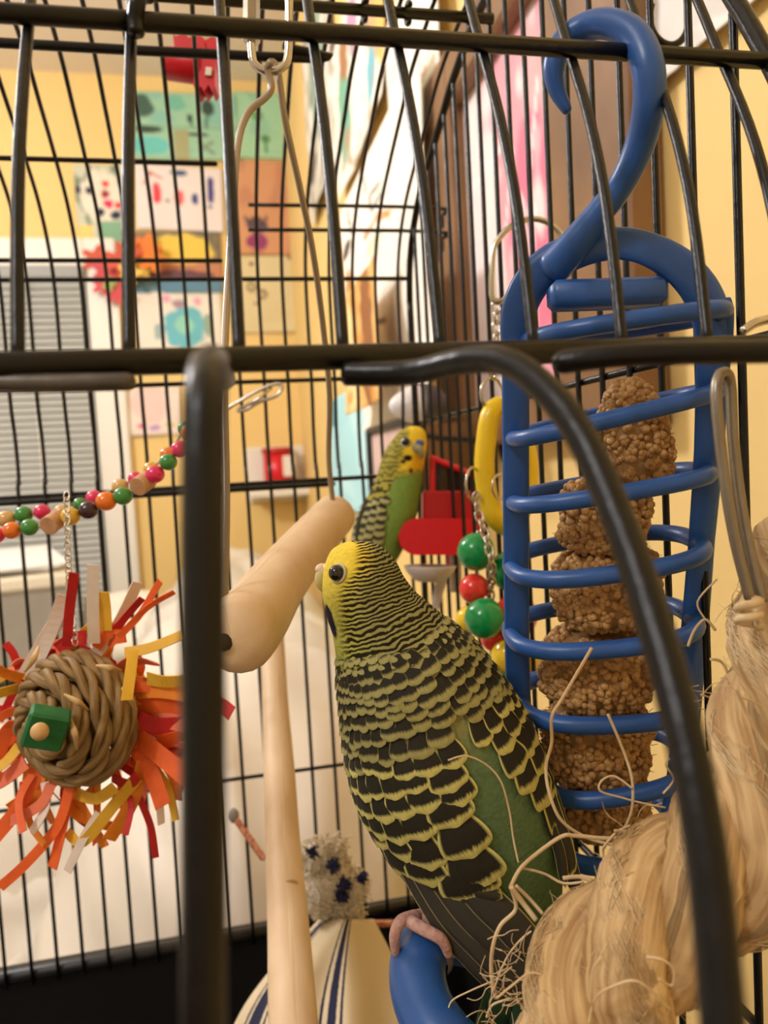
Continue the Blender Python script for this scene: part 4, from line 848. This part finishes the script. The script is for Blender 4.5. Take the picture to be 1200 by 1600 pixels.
nz = N.new('ShaderNodeTexNoise'); nz.inputs['Scale'].default_value = 900; tcx = N.new('ShaderNodeTexCoord'); Lk.new(tcx.outputs['Object'], nz.inputs['Vector'])
ad = N.new('ShaderNodeMath'); ad.operation = 'MULTIPLY_ADD'; ad.inputs[1].default_value = .008; Lk.new(nz.outputs['Fac'], ad.inputs[0]); Lk.new(sp.outputs['X'], ad.inputs[2]); Lk.new(ad.outputs[0], cr.inputs['Fac']); Lk.new(cr.outputs['Color'], b.inputs['Base Color'])
cre, nav = (*lin((224, 206, 172)), 1), (*lin((32, 36, 66)), 1); e = cr.color_ramp.elements; e[0].position = 0; e[0].color = cre; e[1].position = .06; e[1].color = nav
for ps, c in ((.072, cre), (.085, nav), (.15, cre), (.165, nav), (.177, cre), (.47, nav), (.488, cre), (.515, nav), (.56, cre), (.58, nav), (.595, cre)):
    q = e.new(ps); q.color = c
g = G(); vs = []; fs = []; uv = []; nu, nv = 60, 30
for j in range(nv):
    for i in range(nu):
        uu, v = i/(nu-1), j/(nv-1); x0, x1 = 520-20*0, 575; topx = 498+uu*86; botx = 350+uu*310; bow = math.sin(v*math.pi*.5)
        x = topx+(botx-topx)*(bow**.9); yv = 1436+v*210+70*(1-bow)*0+60*abs(uu-.55)**1.5*v**.5; dd = .325-.03*v-.022*math.sin(uu*math.pi)+.005*math.sin(uu*17)*v
        vs.append(P(x, yv, dd)); uv.append((uu, v))
for j in range(nv-1):
    for i in range(nu-1): k = j*nu+i; fs.append((k, k+1, k+nu+1, k+nu))
cl = tag(obj('striped_towel', g.add(vs, fs, uv), stc), 'cream cloth with navy stripes bunched on the cage floor', 'cloth'); md = cl.modifiers.new('t', 'SOLIDIFY'); md.thickness = .0012
rwm = M('red_twist', (176, 62, 36), .5, uvn=(2, 6), rgb2=(226, 170, 130))
for i, (pts, lb) in enumerate((([(366, 1276, .352), (380, 1296, .35), (412, 1342, .345)], 'red twisted stick with a grey knot left of the branch perch'), ([(558, 1444, .33), (585, 1445, .333), (625, 1443, .336)], 'red twisted stick poking out of the yarn pompom'))):
    t = thing('twisted_stick', P(*pts[-1]), lb, 'stick', 'red twisted sticks'); u = pxm(.345); a, b_ = P(*pts[0]), P(*pts[-1]); ax = (b_-a).normalized(); n1 = (UP-ax*UP.dot(ax)).normalized(); n2 = ax.cross(n1); LL = (b_-a).length
    for st in (0, 1): obj('twist', tube(G(), [a+ax*LL*k/40+(n1*math.cos(k*.9+st*math.pi)+n2*math.sin(k*.9+st*math.pi))*2.6*u for k in range(41)], 3.4*u, 6), rwm, t)
    if i == 0: obj('knot', ball(G(), a-ax*2*u, 9*u, 9*u, 12*u, 10, 8), M('grey_felt', (150, 142, 134), .9), t)

# ------------------------------------------------------------------ budgerigars
def plumage_mat(name):
    mt = bpy.data.materials.new(name); mt.use_nodes = True; nt = mt.node_tree; N = nt.nodes; L = nt.links; b = N['Principled BSDF']; b.inputs['Roughness'].default_value = .75
    b.inputs['Specular IOR Level'].default_value = .15
    ca = N.new('ShaderNodeVertexColor'); ca.layer_name = 'Col'
    ph = N.new('ShaderNodeAttribute'); ph.attribute_name = 'phase'; bm = N.new('ShaderNodeAttribute'); bm.attribute_name = 'bar'
    tc = N.new('ShaderNodeTexCoord')
    n1 = N.new('ShaderNodeTexNoise'); n1.inputs['Scale'].default_value = 300; n1.inputs['Detail'].default_value = 3; L.new(tc.outputs['Object'], n1.inputs['Vector'])
    def mth(op, a=None, b_=None, c=None):
        x = N.new('ShaderNodeMath'); x.operation = op
        for i, v in enumerate((a, b_, c)):
            if v is None: continue
            if isinstance(v, (int, float)): x.inputs[i].default_value = v
            else: L.new(v, x.inputs[i])
        return x.outputs[0]
    p = mth('MULTIPLY_ADD', n1.outputs['Fac'], 2.3, ph.outputs['Fac']); s = mth('SINE', mth('MULTIPLY', p, 2*math.pi))
    mr = N.new('ShaderNodeMapRange'); mr.interpolation_type = 'SMOOTHSTEP'; mr.inputs[1].default_value = -.35; mr.inputs[2].default_value = .35; L.new(s, mr.inputs[0])
    f = mth('MULTIPLY', mr.outputs[0], bm.outputs['Fac'])
    mx = N.new('ShaderNodeMix'); mx.data_type = 'RGBA'; L.new(f, mx.inputs['Factor']); L.new(ca.outputs['Color'], mx.inputs[6]); mx.inputs[7].default_value = (*lin((40, 38, 24)), 1)
    n2 = N.new('ShaderNodeTexNoise'); n2.inputs['Scale'].default_value = 900; n2.inputs['Detail'].default_value = 3; L.new(tc.outputs['Object'], n2.inputs['Vector'])
    hs = N.new('ShaderNodeHueSaturation'); L.new(mx.outputs[2], hs.inputs['Color']); v = mth('MULTIPLY_ADD', n2.outputs['Fac'], .5, .75); L.new(v, hs.inputs['Value'])
    L.new(hs.outputs['Color'], b.inputs['Base Color'])
    bp = N.new('ShaderNodeBump'); bp.inputs['Strength'].default_value = .55; bp.inputs['Distance'].default_value = .0006; hgt = mth('MULTIPLY_ADD', f, -.8, n2.outputs['Fac']); L.new(hgt, bp.inputs['Height']); L.new(bp.outputs['Normal'], b.inputs['Normal'])
    return mt
plum = plumage_mat('budgie_plumage')
def feather_mat(name, dark, pale, tip=.74, side=.82, soft=.07):
    mt = bpy.data.materials.new(name); mt.use_nodes = True; nt = mt.node_tree; N = nt.nodes; L = nt.links; b = N['Principled BSDF']; b.inputs['Roughness'].default_value = .65; b.inputs['Specular IOR Level'].default_value = .25
    uv = N.new('ShaderNodeUVMap'); sp = N.new('ShaderNodeSeparateXYZ'); L.new(uv.outputs['UV'], sp.inputs[0])
    def mth(op, a=None, b_=None, c=None):
        x = N.new('ShaderNodeMath'); x.operation = op
        for i, v in enumerate((a, b_, c)):
            if v is None: continue
            if isinstance(v, (int, float)): x.inputs[i].default_value = v
            else: L.new(v, x.inputs[i])
        return x.outputs[0]
    oi = N.new('ShaderNodeObjectInfo')
    mp = N.new('ShaderNodeCombineXYZ'); L.new(mth('MULTIPLY', sp.outputs['X'], 22), mp.inputs[0]); L.new(mth('MULTIPLY', sp.outputs['Y'], 2.2), mp.inputs[1]); L.new(mth('MULTIPLY', oi.outputs['Random'], 40), mp.inputs[2])
    nz = N.new('ShaderNodeTexNoise'); nz.inputs['Scale'].default_value = 1; nz.inputs['Detail'].default_value = 2; L.new(mp.outputs[0], nz.inputs['Vector'])
    au = mth('ABSOLUTE', mth('MULTIPLY_ADD', sp.outputs['X'], 2, -1)); u2 = mth('MULTIPLY', au, au)
    # tip border curves with the tip: v + .16 u^2
    vv = mth('MULTIPLY_ADD', u2, .07, mth('MULTIPLY_ADD', nz.outputs['Fac'], .16, mth('MULTIPLY_ADD', oi.outputs['Random'], .1, mth('ADD', sp.outputs['Y'], -.13))))
    def st(x, e):
        r = N.new('ShaderNodeMapRange'); r.interpolation_type = 'SMOOTHSTEP'; r.inputs[1].default_value = e-soft; r.inputs[2].default_value = e+soft; L.new(x, r.inputs[0]); return r.outputs[0]
    f = mth('MAXIMUM', st(vv, tip), st(au, side))
    mx = N.new('ShaderNodeMix'); mx.data_type = 'RGBA'; L.new(f, mx.inputs['Factor']); mx.inputs[6].default_value = (*lin(dark), 1); mx.inputs[7].default_value = (*lin(pale), 1)
    hs = N.new('ShaderNodeHueSaturation'); L.new(mx.outputs[2], hs.inputs['Color']); L.new(mth('MULTIPLY_ADD', nz.outputs['Fac'], .5, .75), hs.inputs['Value']); L.new(hs.outputs['Color'], b.inputs['Base Color'])
    bp = N.new('ShaderNodeBump'); bp.inputs['Strength'].default_value = .3; bp.inputs['Distance'].default_value = .0003; L.new(nz.outputs['Fac'], bp.inputs['Height']); L.new(bp.outputs['Normal'], b.inputs['Normal'])
    return mt
PALE = (216, 208, 124); DARK = (44, 41, 31)
f_small = feather_mat('feather_small', DARK, (170, 164, 104), .70, .96, .1)
f_covert = feather_mat('feather_covert', DARK, PALE, .76, .88)
f_flight = feather_mat('feather_flight', (58, 54, 42), PALE, .955, .9, .03)
f_prim = feather_mat('feather_primary', (62, 58, 50), (176, 166, 116), 1.2, .93, .03)
f_tail = feather_mat('feather_tail', (50, 76, 46), (96, 118, 70), 1.2, .95, .05)
def feather_mesh(name, mat, kind):
    nu, nv = 7, 12; vs = []; fs = []; uv = []
    for j in range(nv):
        v = j/(nv-1)
        if kind == 'round': hw = .5*(.55+.45*math.sin(min(1, v*1.5)*math.pi/2))*(max(0, 1-max(0, (v-.6)/.4)**3.2))**.5 if v < 1 else .13
        else: hw = .5*(.6+.4*math.sin(min(1, v*2)*math.pi/2))*math.sqrt(max(0, 1-max(0, (v-.7)/.3)**2)) if v < 1 else .04
        for i in range(nu):
            u_ = i/(nu-1)*2-1; vs.append((u_*hw, v, .10*(1-u_*u_)-.05+.06*math.sin(v*math.pi))); uv.append((u_*.5+.5, v))
    for j in range(nv-1):
        for i in range(nu-1): k = j*nu+i; fs.append((k, k+1, k+nu+1, k+nu))
    # thin underside
    g = G().add(vs, fs, uv); return mesh_of(name, g, mat)
FM = {'small': feather_mesh('feather_small', f_small, 'round'), 'covert': feather_mesh('feather_covert', f_covert, 'round'), 'flight': feather_mesh('feather_flight', f_flight, 'long')}

class Bird:
    def __init__(s, root, stations, n=190, seg=120):
        s.root = root; s.st = stations; s.n = n; s.seg = seg
    def par(s, t):
        st = s.st; t = max(0, min(len(st)-1.0001, t)); i = int(t); f = t-i; p0, p1, p2, p3 = st[max(i-1, 0)], st[i], st[i+1], st[min(i+2, len(st)-1)]
        return [.5*((2*p1[k])+(p2[k]-p0[k])*f+(2*p0[k]-5*p1[k]+4*p2[k]-p3[k])*f*f+(3*p1[k]-p0[k]-3*p2[k]+p3[k])*f**3) for k in range(6)]
    def pt(s, t, th):
        cx, cy, w_, d, tk, ph = s.par(t); ph = R(ph); w_ = max(w_, .3); x = w_*math.sin(th)
        return P(cx+x*math.cos(ph), cy-x*math.sin(ph), d)-FW*(max(tk, .0001)*math.cos(th))
    def nrm(s, t, th):
        a = s.pt(t+.04, th)-s.pt(t-.04, th); b = s.pt(t, th+.03)-s.pt(t, th-.03); n = b.cross(a).normalized()
        c = s.par(t); ctr = P(c[0], c[1], c[3])
        return n if n.dot(s.pt(t, th)-ctr) > 0 else -n
    def body(s, colfn, name='body'):
        g = G(); n, seg = s.n, s.seg; T = len(s.st)-1.0001; vs = []; fs = []; cols = []; phs = []; bars = []
        for i in range(n+1):
            t = T*i/n
            for k in range(seg):
                th = 2*math.pi*k/seg-math.pi; p = s.pt(t, th); vs.append(p)
                c, b_, q = colfn(t, th, math.sin(th), s.par(t)); cols.append(c); bars.append(b_); phs.append(q)
        for i in range(n):
            for k in range(seg): fs.append((i*seg+k, i*seg+(k+1) % seg, (i+1)*seg+(k+1) % seg, (i+1)*seg+k))
        fs.append(tuple(range(seg))); fs.append(tuple(n*seg+k for k in range(seg)))
        g.add(vs, fs); g.col = cols; o = obj(name, g, plum, s.root); me = o.data
        for nm, dat in (('phase', phs), ('bar', bars)):
            at = me.attributes.new(nm, 'FLOAT', 'POINT')
            for i, v in enumerate(dat): at.data[i].value = v
        s.bvh = BVHTree.FromPolygons([tuple(v) for v in vs], fs); return o
    def hit(s, px, py):
        r = ray(px, py).normalized(); h = s.bvh.ray_cast(CAM, r); return h[0], h[1]
    def feather(s, parent, kind, t, th, wd, ln, yawd=0.0, lift0=.0003, lift1=.0009, name='feather'):
        p = s.pt(t, th); n = s.nrm(t, th); ax = (s.pt(t+.25, th)-s.pt(t-.05, th)); ax = (ax-n*ax.dot(n)).normalized(); ax = Matrix.Rotation(yawd, 3, n) @ ax
        tip = p+ax*ln; h = s.bvh.find_nearest(tip); 
        if h[0] is not None: tip = h[0]+h[1]*(lift1 if (h[1].dot(n) > 0) else -lift1)
        p = p+n*lift0; y_ = (tip-p); l2 = y_.length; y_ = y_.normalized(); x_ = y_.cross(n).normalized(); z_ = x_.cross(y_)
        m4 = Matrix.Identity(4)
        for i in range(3): m4[i][0] = x_[i]*wd; m4[i][1] = y_[i]*l2; m4[i][2] = z_[i]*wd*.8; m4[i][3] = p[i]
        return share(name, FM[kind], m4, parent)
def mixc(a, b, t): t = max(0, min(1, t)); return tuple(a[i]+(b[i]-a[i])*t for i in range(3))
def sstep(a, b, x): x = max(0, min(1, (x-a)/(b-a))); return x*x*(3-2*x)
YEL, OLI, YGR, GRN, SHADE_GRN = lin((234, 206, 70)), lin((164, 158, 98)), lin((186, 180, 82)), lin((104, 130, 88)), lin((68, 94, 60))
def lerp_tab(tab, t):
    for (a, va), (b, vb) in zip(tab[:-1], tab[1:]):
        if a <= t <= b: return va+(vb-va)*(t-a)/(b-a)
    return tab[0][1] if t < tab[0][0] else tab[-1][1]

# --- the near bird
b1 = thing('budgerigar', P(690, 1450, .168), 'near green and yellow budgerigar seen from behind, perched in the middle', 'bird', 'budgerigars')
S1 = [(545, 845, 1, .196, .0005, 10), (550, 852, 30, .196, .0065, 10), (556, 866, 46, .196, .0095, 10), (562, 888, 58, .196, .0115, 10), (568, 915, 65, .196, .0125, 12), (581, 945, 72, .197, .0135, 16), (599, 975, 82, .198, .0148, 20),
      (634, 1045, 111, .2, .018, 24), (672, 1140, 139, .202, .0205, 24), (708, 1225, 144, .204, .021, 22), (752, 1320, 126, .206, .018, 20), (790, 1400, 92, .207, .013, 18), (815, 1460, 55, .208, .008, 18), (826, 1500, 4, .208, .001, 18)]
K1 = .82; S1 = [(x, y, w_, d*K1, tk*K1, ph) for x, y, w_, d, tk, ph in S1]
bird1 = Bird(b1, S1)
def P1(px, py, d): return P(px, py, d*K1)
def sc1(l): return [v*K1 for v in l]
XB = [(0, .5), (1, .3), (2, .1), (3, -.1), (3.6, -.42), (4, -.55), (5, -.66), (6, -.8), (7, -.9), (14, -.9)]
PHT = [(0, 0), (3, 10.5), (6, 25), (7, 34), (8, 42), (14, 70)]
def col1(t, th, xl, pr):
    front = math.cos(th) > -.25
    xb = lerp_tab(XB, t); bar = sstep(xb-.12, xb+.16, xl)*(1-sstep(7.3, 7.9, t))
    c = mixc(YEL, YGR, sstep(2.2, 5.5, t)); c = mixc(c, OLI, sstep(xb+.1, xb+.75, xl))
    c = mixc(c, lin((168, 176, 78)), sstep(5.6, 6.6, t)*(1-sstep(-.85, -.6, xl)))
    c = mixc(c, GRN, sstep(7.4, 8.6, t)); c = mixc(c, SHADE_GRN, sstep(9.3, 11.5, t))  # shade painted into the rump as darker green toward the tail
    px = pr[0]+pr[2]*xl*math.cos(R(pr[5])); py = pr[1]-pr[2]*xl*math.sin(R(pr[5]))
    if t < 7:
        # black throat spots on the side of the bib
        sx = 519+(py-965)*.28; q = ((px-sx)/6.5)**2+((py-966)/24)**2
        if q < 1.3: c = mixc(c, lin((24, 22, 44)), (1.3-q)/.35); bar *= max(0, q-.9)
    ph = lerp_tab(PHT, t)+.9*xl*sstep(3, 6, t)*0+.35*abs(xl)
    return c, bar, ph
bird1.body(col1)
W1 = obj('wing', tube(G(), [(bird1.pt(7.2, R(-60))-bird1.nrm(7.2, R(-60))*.0012), (bird1.pt(8.5, R(-50))-bird1.nrm(8.5, R(-50))*.0012), (bird1.pt(10, R(-45))-bird1.nrm(10, R(-45))*.0012), (bird1.pt(10.8, R(-40))-bird1.nrm(10.8, R(-40))*.0012)], [.001, .0022, .002, .0005], 10, sub=5, flat=.3, flatdir=-FW), M('wing_under', (60, 56, 36), .8), b1)
W2 = obj('wing', tube(G(), [(bird1.pt(7.2, R(62))-bird1.nrm(7.2, R(62))*.0012), (bird1.pt(8.5, R(66))-bird1.nrm(8.5, R(66))*.0012), (bird1.pt(10, R(70))-bird1.nrm(10, R(70))*.0012), (bird1.pt(10.8, R(74))-bird1.nrm(10.8, R(74))*.0012)], [.001, .0022, .002, .0005], 10, sub=5, flat=.3, flatdir=-FW), MATS['wing_under'], b1)
SEAML = [(6, 22), (7.6, 20), (8, 14), (9, 4), (10, 2), (11, 0)]; SEAMR = [(6, 22), (7.6, 24), (8, 32), (9, 54), (10, 74), (11, 86)]
def rowsL():
    rows = []; t = 6.25; k = 0
    while t < 10.05:
        rows.append(t); t += lerp_tab([(6.5, .16), (7.5, .19), (8.5, .32), (9.5, .42), (11, .5)], t)
    return rows
RW = rowsL()[::-1]
u = pxm(.19*K1)
for ri, t in enumerate(RW):
    pr_ = bird1.par(t); sl_, sr_ = lerp_tab(SEAML, t), lerp_tab(SEAMR, t)
    gap = lerp_tab([(6.5, .16), (7.5, .19), (8.5, .32), (9.5, .42), (11, .5)], t); px_per = 88 if t < 9 else 100
    lay = .0004+.00022*ri
    for side in (-1, 1):
        a = (sl_ if side < 0 else sr_)
        lim = -118 if side < 0 else 125
        th = a+side*math.degrees(lerp_tab([(6.5, 8), (7.5, 14), (8.5, 28), (9.5, 34), (11, 34)], t)/pr_[2])*(.3 if t <= 7.4 else 1 if side < 0 else .25)*random.uniform(.8, 1.2)
        if ri % 2 and t < 8.3: th += side*math.degrees(14/pr_[2])
        while (th > lim) if side < 0 else (th < lim):
            rel = min(1, abs(th-a)/90)
            base = lerp_tab([(6.5, 24), (7.5, 36), (8.5, 66), (9.5, 84), (11, 84)], t); wpx = base*(1-.58*rel) if side < 0 else base*(.8-.35*rel)
            wpx *= random.uniform(.88, 1.12)
            ln = gap*px_per*2.25*(1-.25*rel)*random.uniform(.93, 1.07)
            kd = 'small' if (t < 7.7 or wpx < 24) else 'covert'
            dth = math.degrees(wpx*.82/pr_[2])
            tt = t+gap*(random.uniform(-.22, .22)+.25*math.sin(th*.06+ri*1.3))-(.12*rel if side < 0 else .05)
            bird1.feather(W1 if side < 0 else W2, kind=kd, t=tt, th=R(th+side*dth*.5*0), wd=wpx*1.18*u, ln=ln*u, yawd=R(random.uniform(-6, 6)), lift0=(-.0012 if ri > len(RW)-3 else .0001), lift1=(.0005 if ri > len(RW)-4 else .0010))
            th += side*dth
def blade(parent, px, wpx, mat, d, name='flight_feather', crv=.0010, kd=K1):
    """long feather along a pixel path: list of (x, y, d)"""
    q = catmull([P(x, y, dd*kd) for x, y, dd in px], 6); n = len(q); vs = []; fs = []; uv = []
    for i in range(n):
        t = (q[min(i+1, n-1)]-q[max(i-1, 0)]).normalized(); s_ = t.cross(FW).normalized(); v = i/(n-1)
        hw = wpx*pxm(d*kd)*(.75+.25*math.sin(min(1, v*2)*math.pi/2))*math.sqrt(max(.004, 1-max(0, (v-.75)/.25)**2))
        for k in range(7):
            a = k/6*2-1; vs.append(q[i]+s_*hw*a+FW*crv*a*a); uv.append((k/6, v))
    for i in range(n-1):
        for k in range(6): j = i*7+k; fs.append((j, j+1, j+8, j+7))
    o = obj(name, G().add(vs, fs, uv), mat, parent); md = o.modifiers.new('t', 'SOLIDIFY'); md.thickness = .00015; return o
# folded flight feathers of the left wing, from the body outwards
for px, wd, mt in (([(626, 1335, .1935), (690, 1440, .192), (745, 1505, .192), (812, 1572, .194)], 21, f_prim), ([(640, 1330, .192), (700, 1425, .1905), (760, 1490, .190), (822, 1552, .192)], 24, f_prim), ([(660, 1330, .1905), (722, 1415, .189), (775, 1470, .189), (836, 1532, .191)], 26, f_prim), ([(690, 1325, .1885), (750, 1400, .1875), (800, 1450, .1875), (842, 1500, .190)], 28, f_prim),
    ([(620, 1295, .191), (655, 1345, .1895), (700, 1382, .1885), (766, 1432, .188)], 13, f_flight), ([(640, 1285, .1895), (690, 1350, .188), (738, 1388, .187), (786, 1404, .187)], 16, f_flight), ([(655, 1270, .188), (700, 1335, .1865), (742, 1362, .186), (776, 1376, .186)], 18, f_flight), ([(670, 1250, .1870), (705, 1310, .186), (738, 1340, .1855), (764, 1352, .1855)], 18, f_flight), ([(690, 1235, .187), (715, 1280, .186), (738, 1318, .1855), (760, 1334, .1855)], 16, f_flight)):
    blade(W1, px, wd, mt, .19)
for px, wd, mt in (([(862, 1235, .2), (880, 1300, .198), (893, 1360, .198), (905, 1398, .199)], 13, f_prim), ([(850, 1220, .197), (868, 1280, .195), (884, 1330, .195), (892, 1372, .196)], 15, f_flight), ([(838, 1225, .195), (858, 1285, .1935), (876, 1335, .1935), (884, 1388, .194)], 9, f_flight)):
    blade(W2, px, wd, mt, .197)
tail = obj('tail', tube(G(), [P1(800, 1400, .205), P1(815, 1470, .206), P1(812, 1530, .207)], sc1([.006, .004, .001]), 10, sub=4, flat=.4, flatdir=-FW), f_tail, b1)
for px, wd in (([(800, 1390, .207), (800, 1470, .208), (775, 1560, .21), (745, 1680, .213)], 20), ([(830, 1400, .207), (828, 1480, .208), (800, 1570, .21), (770, 1690, .213)], 22), ([(860, 1390, .206), (850, 1480, .207), (820, 1570, .209), (790, 1690, .212)], 22), ([(815, 1390, .2055), (812, 1470, .2065), (786, 1560, .208), (757, 1690, .211)], 18)):
    blade(tail, px, wd, f_tail, .207, 'tail_feather')
rm = M('rump_down', (104, 134, 70), .85, var=.15, vscale=500, bump=.5, bscale=700)
# face
def face(bird, root, eye, er, cere, beak, cc, bc, rd):
    h, n = bird.hit(*eye); e = obj('eye', ball(G(), h-n*er*.35, er, seg=20, rings=14), M('eye_black', (8, 7, 8), .06, coat=.6), root)
    ax = n; r_ = (UP-ax*UP.dot(ax)).normalized(); r2 = ax.cross(r_)
    obj('eye_ring', tube(G(), [h-n*er*.05+(r_*math.cos(a)+r2*math.sin(a))*er*1.08 for a in [2*math.pi*k/20 for k in range(20)]], er*.19, 8, closed=True, sub=1), M('eye_skin', (196, 188, 160), .6), root)
    bk = obj('beak', tube(G(), [P(*q) for q in beak[0]], beak[1], 14, sub=5, rnd=.6), M(bc[0], bc[1], .3, sss=.1), root)
    obj('cere', ball(G(), P(*cere[:3]), cere[3], cere[3]*.8, cere[3]*.75, 16, 10), M(cc[0], cc[1], .5, sss=.1), root)
face(bird1, b1, (529, 896), .00165, (504, 889, .1611, .0016), ([(514, 893, .1611), (505, 899, .1611), (501, 911, .1611), (504, 923, .1611)], [.0020, .0017, .0012, .0004]), ('cere_pale', (222, 196, 170)), ('beak_horn', (206, 192, 130)), 0)
bb = obj('lower_mandible', tube(G(), [P1(516, 915, .1965), P1(508, 922, .1965)], sc1([.0014, .0008]), 10, sub=2, rnd=.8), MATS['beak_horn'], b1)
# foot on the blue ring
skin = M('foot_skin', (206, 164, 150), .6, rgb2=(178, 134, 122), vscale=500, bump=.8, bscale=900, sss=.15)
ft_ = obj('foot', tube(G(), [P1(760, 1420, .205), P1(716, 1440, .205), P1(672, 1432, .202), P1(640, 1436, .199)], sc1([.0018, .0019, .0021, .0019]), 10, sub=5), skin, b1)
for tp in ([(648, 1432, .199), (626, 1440, .1965), (617, 1462, .1955), (618, 1488, .197)], [(640, 1440, .197), (662, 1452, .1925), (690, 1468, .191), (700, 1490, .192)], [(664, 1434, .2), (690, 1444, .197), (704, 1462, .196), (708, 1490, .198)]):
    ax = obj('toe', tube(G(), [P1(*q) for q in tp], sc1([.0017, .0016, .0015, .0011]), 10, sub=6, rnd=1), skin, ft_)
obj('claw', tube(G(), [P1(700, 1490, .192), P1(704, 1508, .193), P1(700, 1522, .195)], sc1([.0009, .0007, .0002]), 8, sub=4), M('claw', (96, 78, 66), .4), ft_)

# --- the far bird, facing the feeder
b2 = thing('budgerigar', P(590, 925, .345), 'rear budgerigar with yellow face and green breast beside the red feeder', 'bird', 'budgerigars')
k2 = .345/FPX
S2 = [(641, 666, 1), (641, 670, 15), (640, 680, 25), (634, 699, 33), (629, 720, 36), (623, 745, 39), (611, 780, 47), (603, 815, 50), (595, 850, 45), (588, 880, 36), (584, 905, 18), (582, 920, 2)]
S2 = [(x, y, w_, .345, w_*k2*.95+.0002, 10 if i < 5 else 14) for i, (x, y, w_) in enumerate(S2)]
bird2 = Bird(b2, S2, 130, 90)
GR2 = lin((126, 156, 74)); OR2 = lin((238, 184, 40))
def col2(t, th, xl, pr):
    fr_ = math.cos(th); a = math.degrees(th)
    face_ = sstep(-.25, .1, xl) if fr_ > -.2 else sstep(.5, .8, xl)
    c = mixc(lin((170, 160, 66)), lin((240, 206, 56)), face_*(1-sstep(4.6, 5.2, t)))
    c = mixc(c, OR2, face_*sstep(3.4, 4.2, t)*(1-sstep(4.9, 5.3, t))*sstep(.2, .5, xl))
    chest = sstep(-.3, -.05, xl)*sstep(4.7, 5.3, t); c = mixc(c, GR2, chest)
    crown = (1-sstep(1.0, 2.0, t)); c = mixc(c, lin((240, 208, 64)), crown*sstep(-.5, .0, xl))
    bar = (1-max(face_*(1-sstep(4.6, 5, t)), chest, crown*.9))*(.55 if t < 5 else .95)
    px = pr[0]+pr[2]*xl*math.cos(R(pr[5])); py = pr[1]-pr[2]*xl*math.sin(R(pr[5]))
    for (sx, sy, ra, rb) in ((636, 718, 7, 5), (641, 737, 3.2, 3.6), (629, 724, 4, 3)):
        q = ((px-sx)/ra)**2+((py-sy)/rb)**2
        if q < 1.2 and fr_ > 0: c = mixc(c, lin((30, 26, 24)), (1.2-q)/.4); bar = 0
    return c, bar, t*2.7+.6*abs(xl)
bird2.body(col2)
W3 = obj('wing', tube(G(), [bird2.pt(5.8, R(-55)), bird2.pt(7, R(-50)), bird2.pt(8.6, R(-50))], [.002, .003, .001], 10, sub=5, flat=.3, flatdir=-FW), MATS['wing_under'], b2)
t = 8.7; ri = 0
while t > 5.6:
    th = -12-6*(t-5.6)*0
    while th > -125:
        wpx = lerp_tab([(5.6, 14), (9, 22)], t)*random.uniform(.9, 1.1); pr_ = bird2.par(t)
        bird2.feather(W3, 'small' if t < 7.6 else 'covert', t, R(th), wpx*1.15*k2, lerp_tab([(5.6, 17), (9, 34)], t)*k2, R(random.uniform(-6, 6)), .0001 if t > 6.2 else -.001, .0010); th -= math.degrees(wpx*.85/pr_[2])
    t -= .30; ri += 1
face(bird2, b2, (634, 691), .0019, (655, 693, .338, .0023), ([(646, 699, .338), (655, 702, .336), (659, 709, .336), (658, 716, .337)], [.002, .002, .0013, .0005]), ('cere_blue', (76, 92, 160)), ('beak_grey', (150, 148, 110)), 0)
for x in (590, 603):
    lg = obj('leg', tube(G(), [P(x, 885, .338), P(x-2, 900, .337)], .0013, 8), skin, b2)
    obj('toe', tube(G(), [P(x-2, 900, .337), P(x-4, 896, .333), P(x-5, 912, .329)], .0012, 8, sub=4), skin, lg)
for i, px in enumerate(([(585, 880, .35), (575, 920, .356), (566, 975, .362)], [(592, 885, .351), (583, 925, .357), (574, 985, .363)])): blade(b2, px, 9, f_tail, .35, 'tail_feather', kd=1.0)
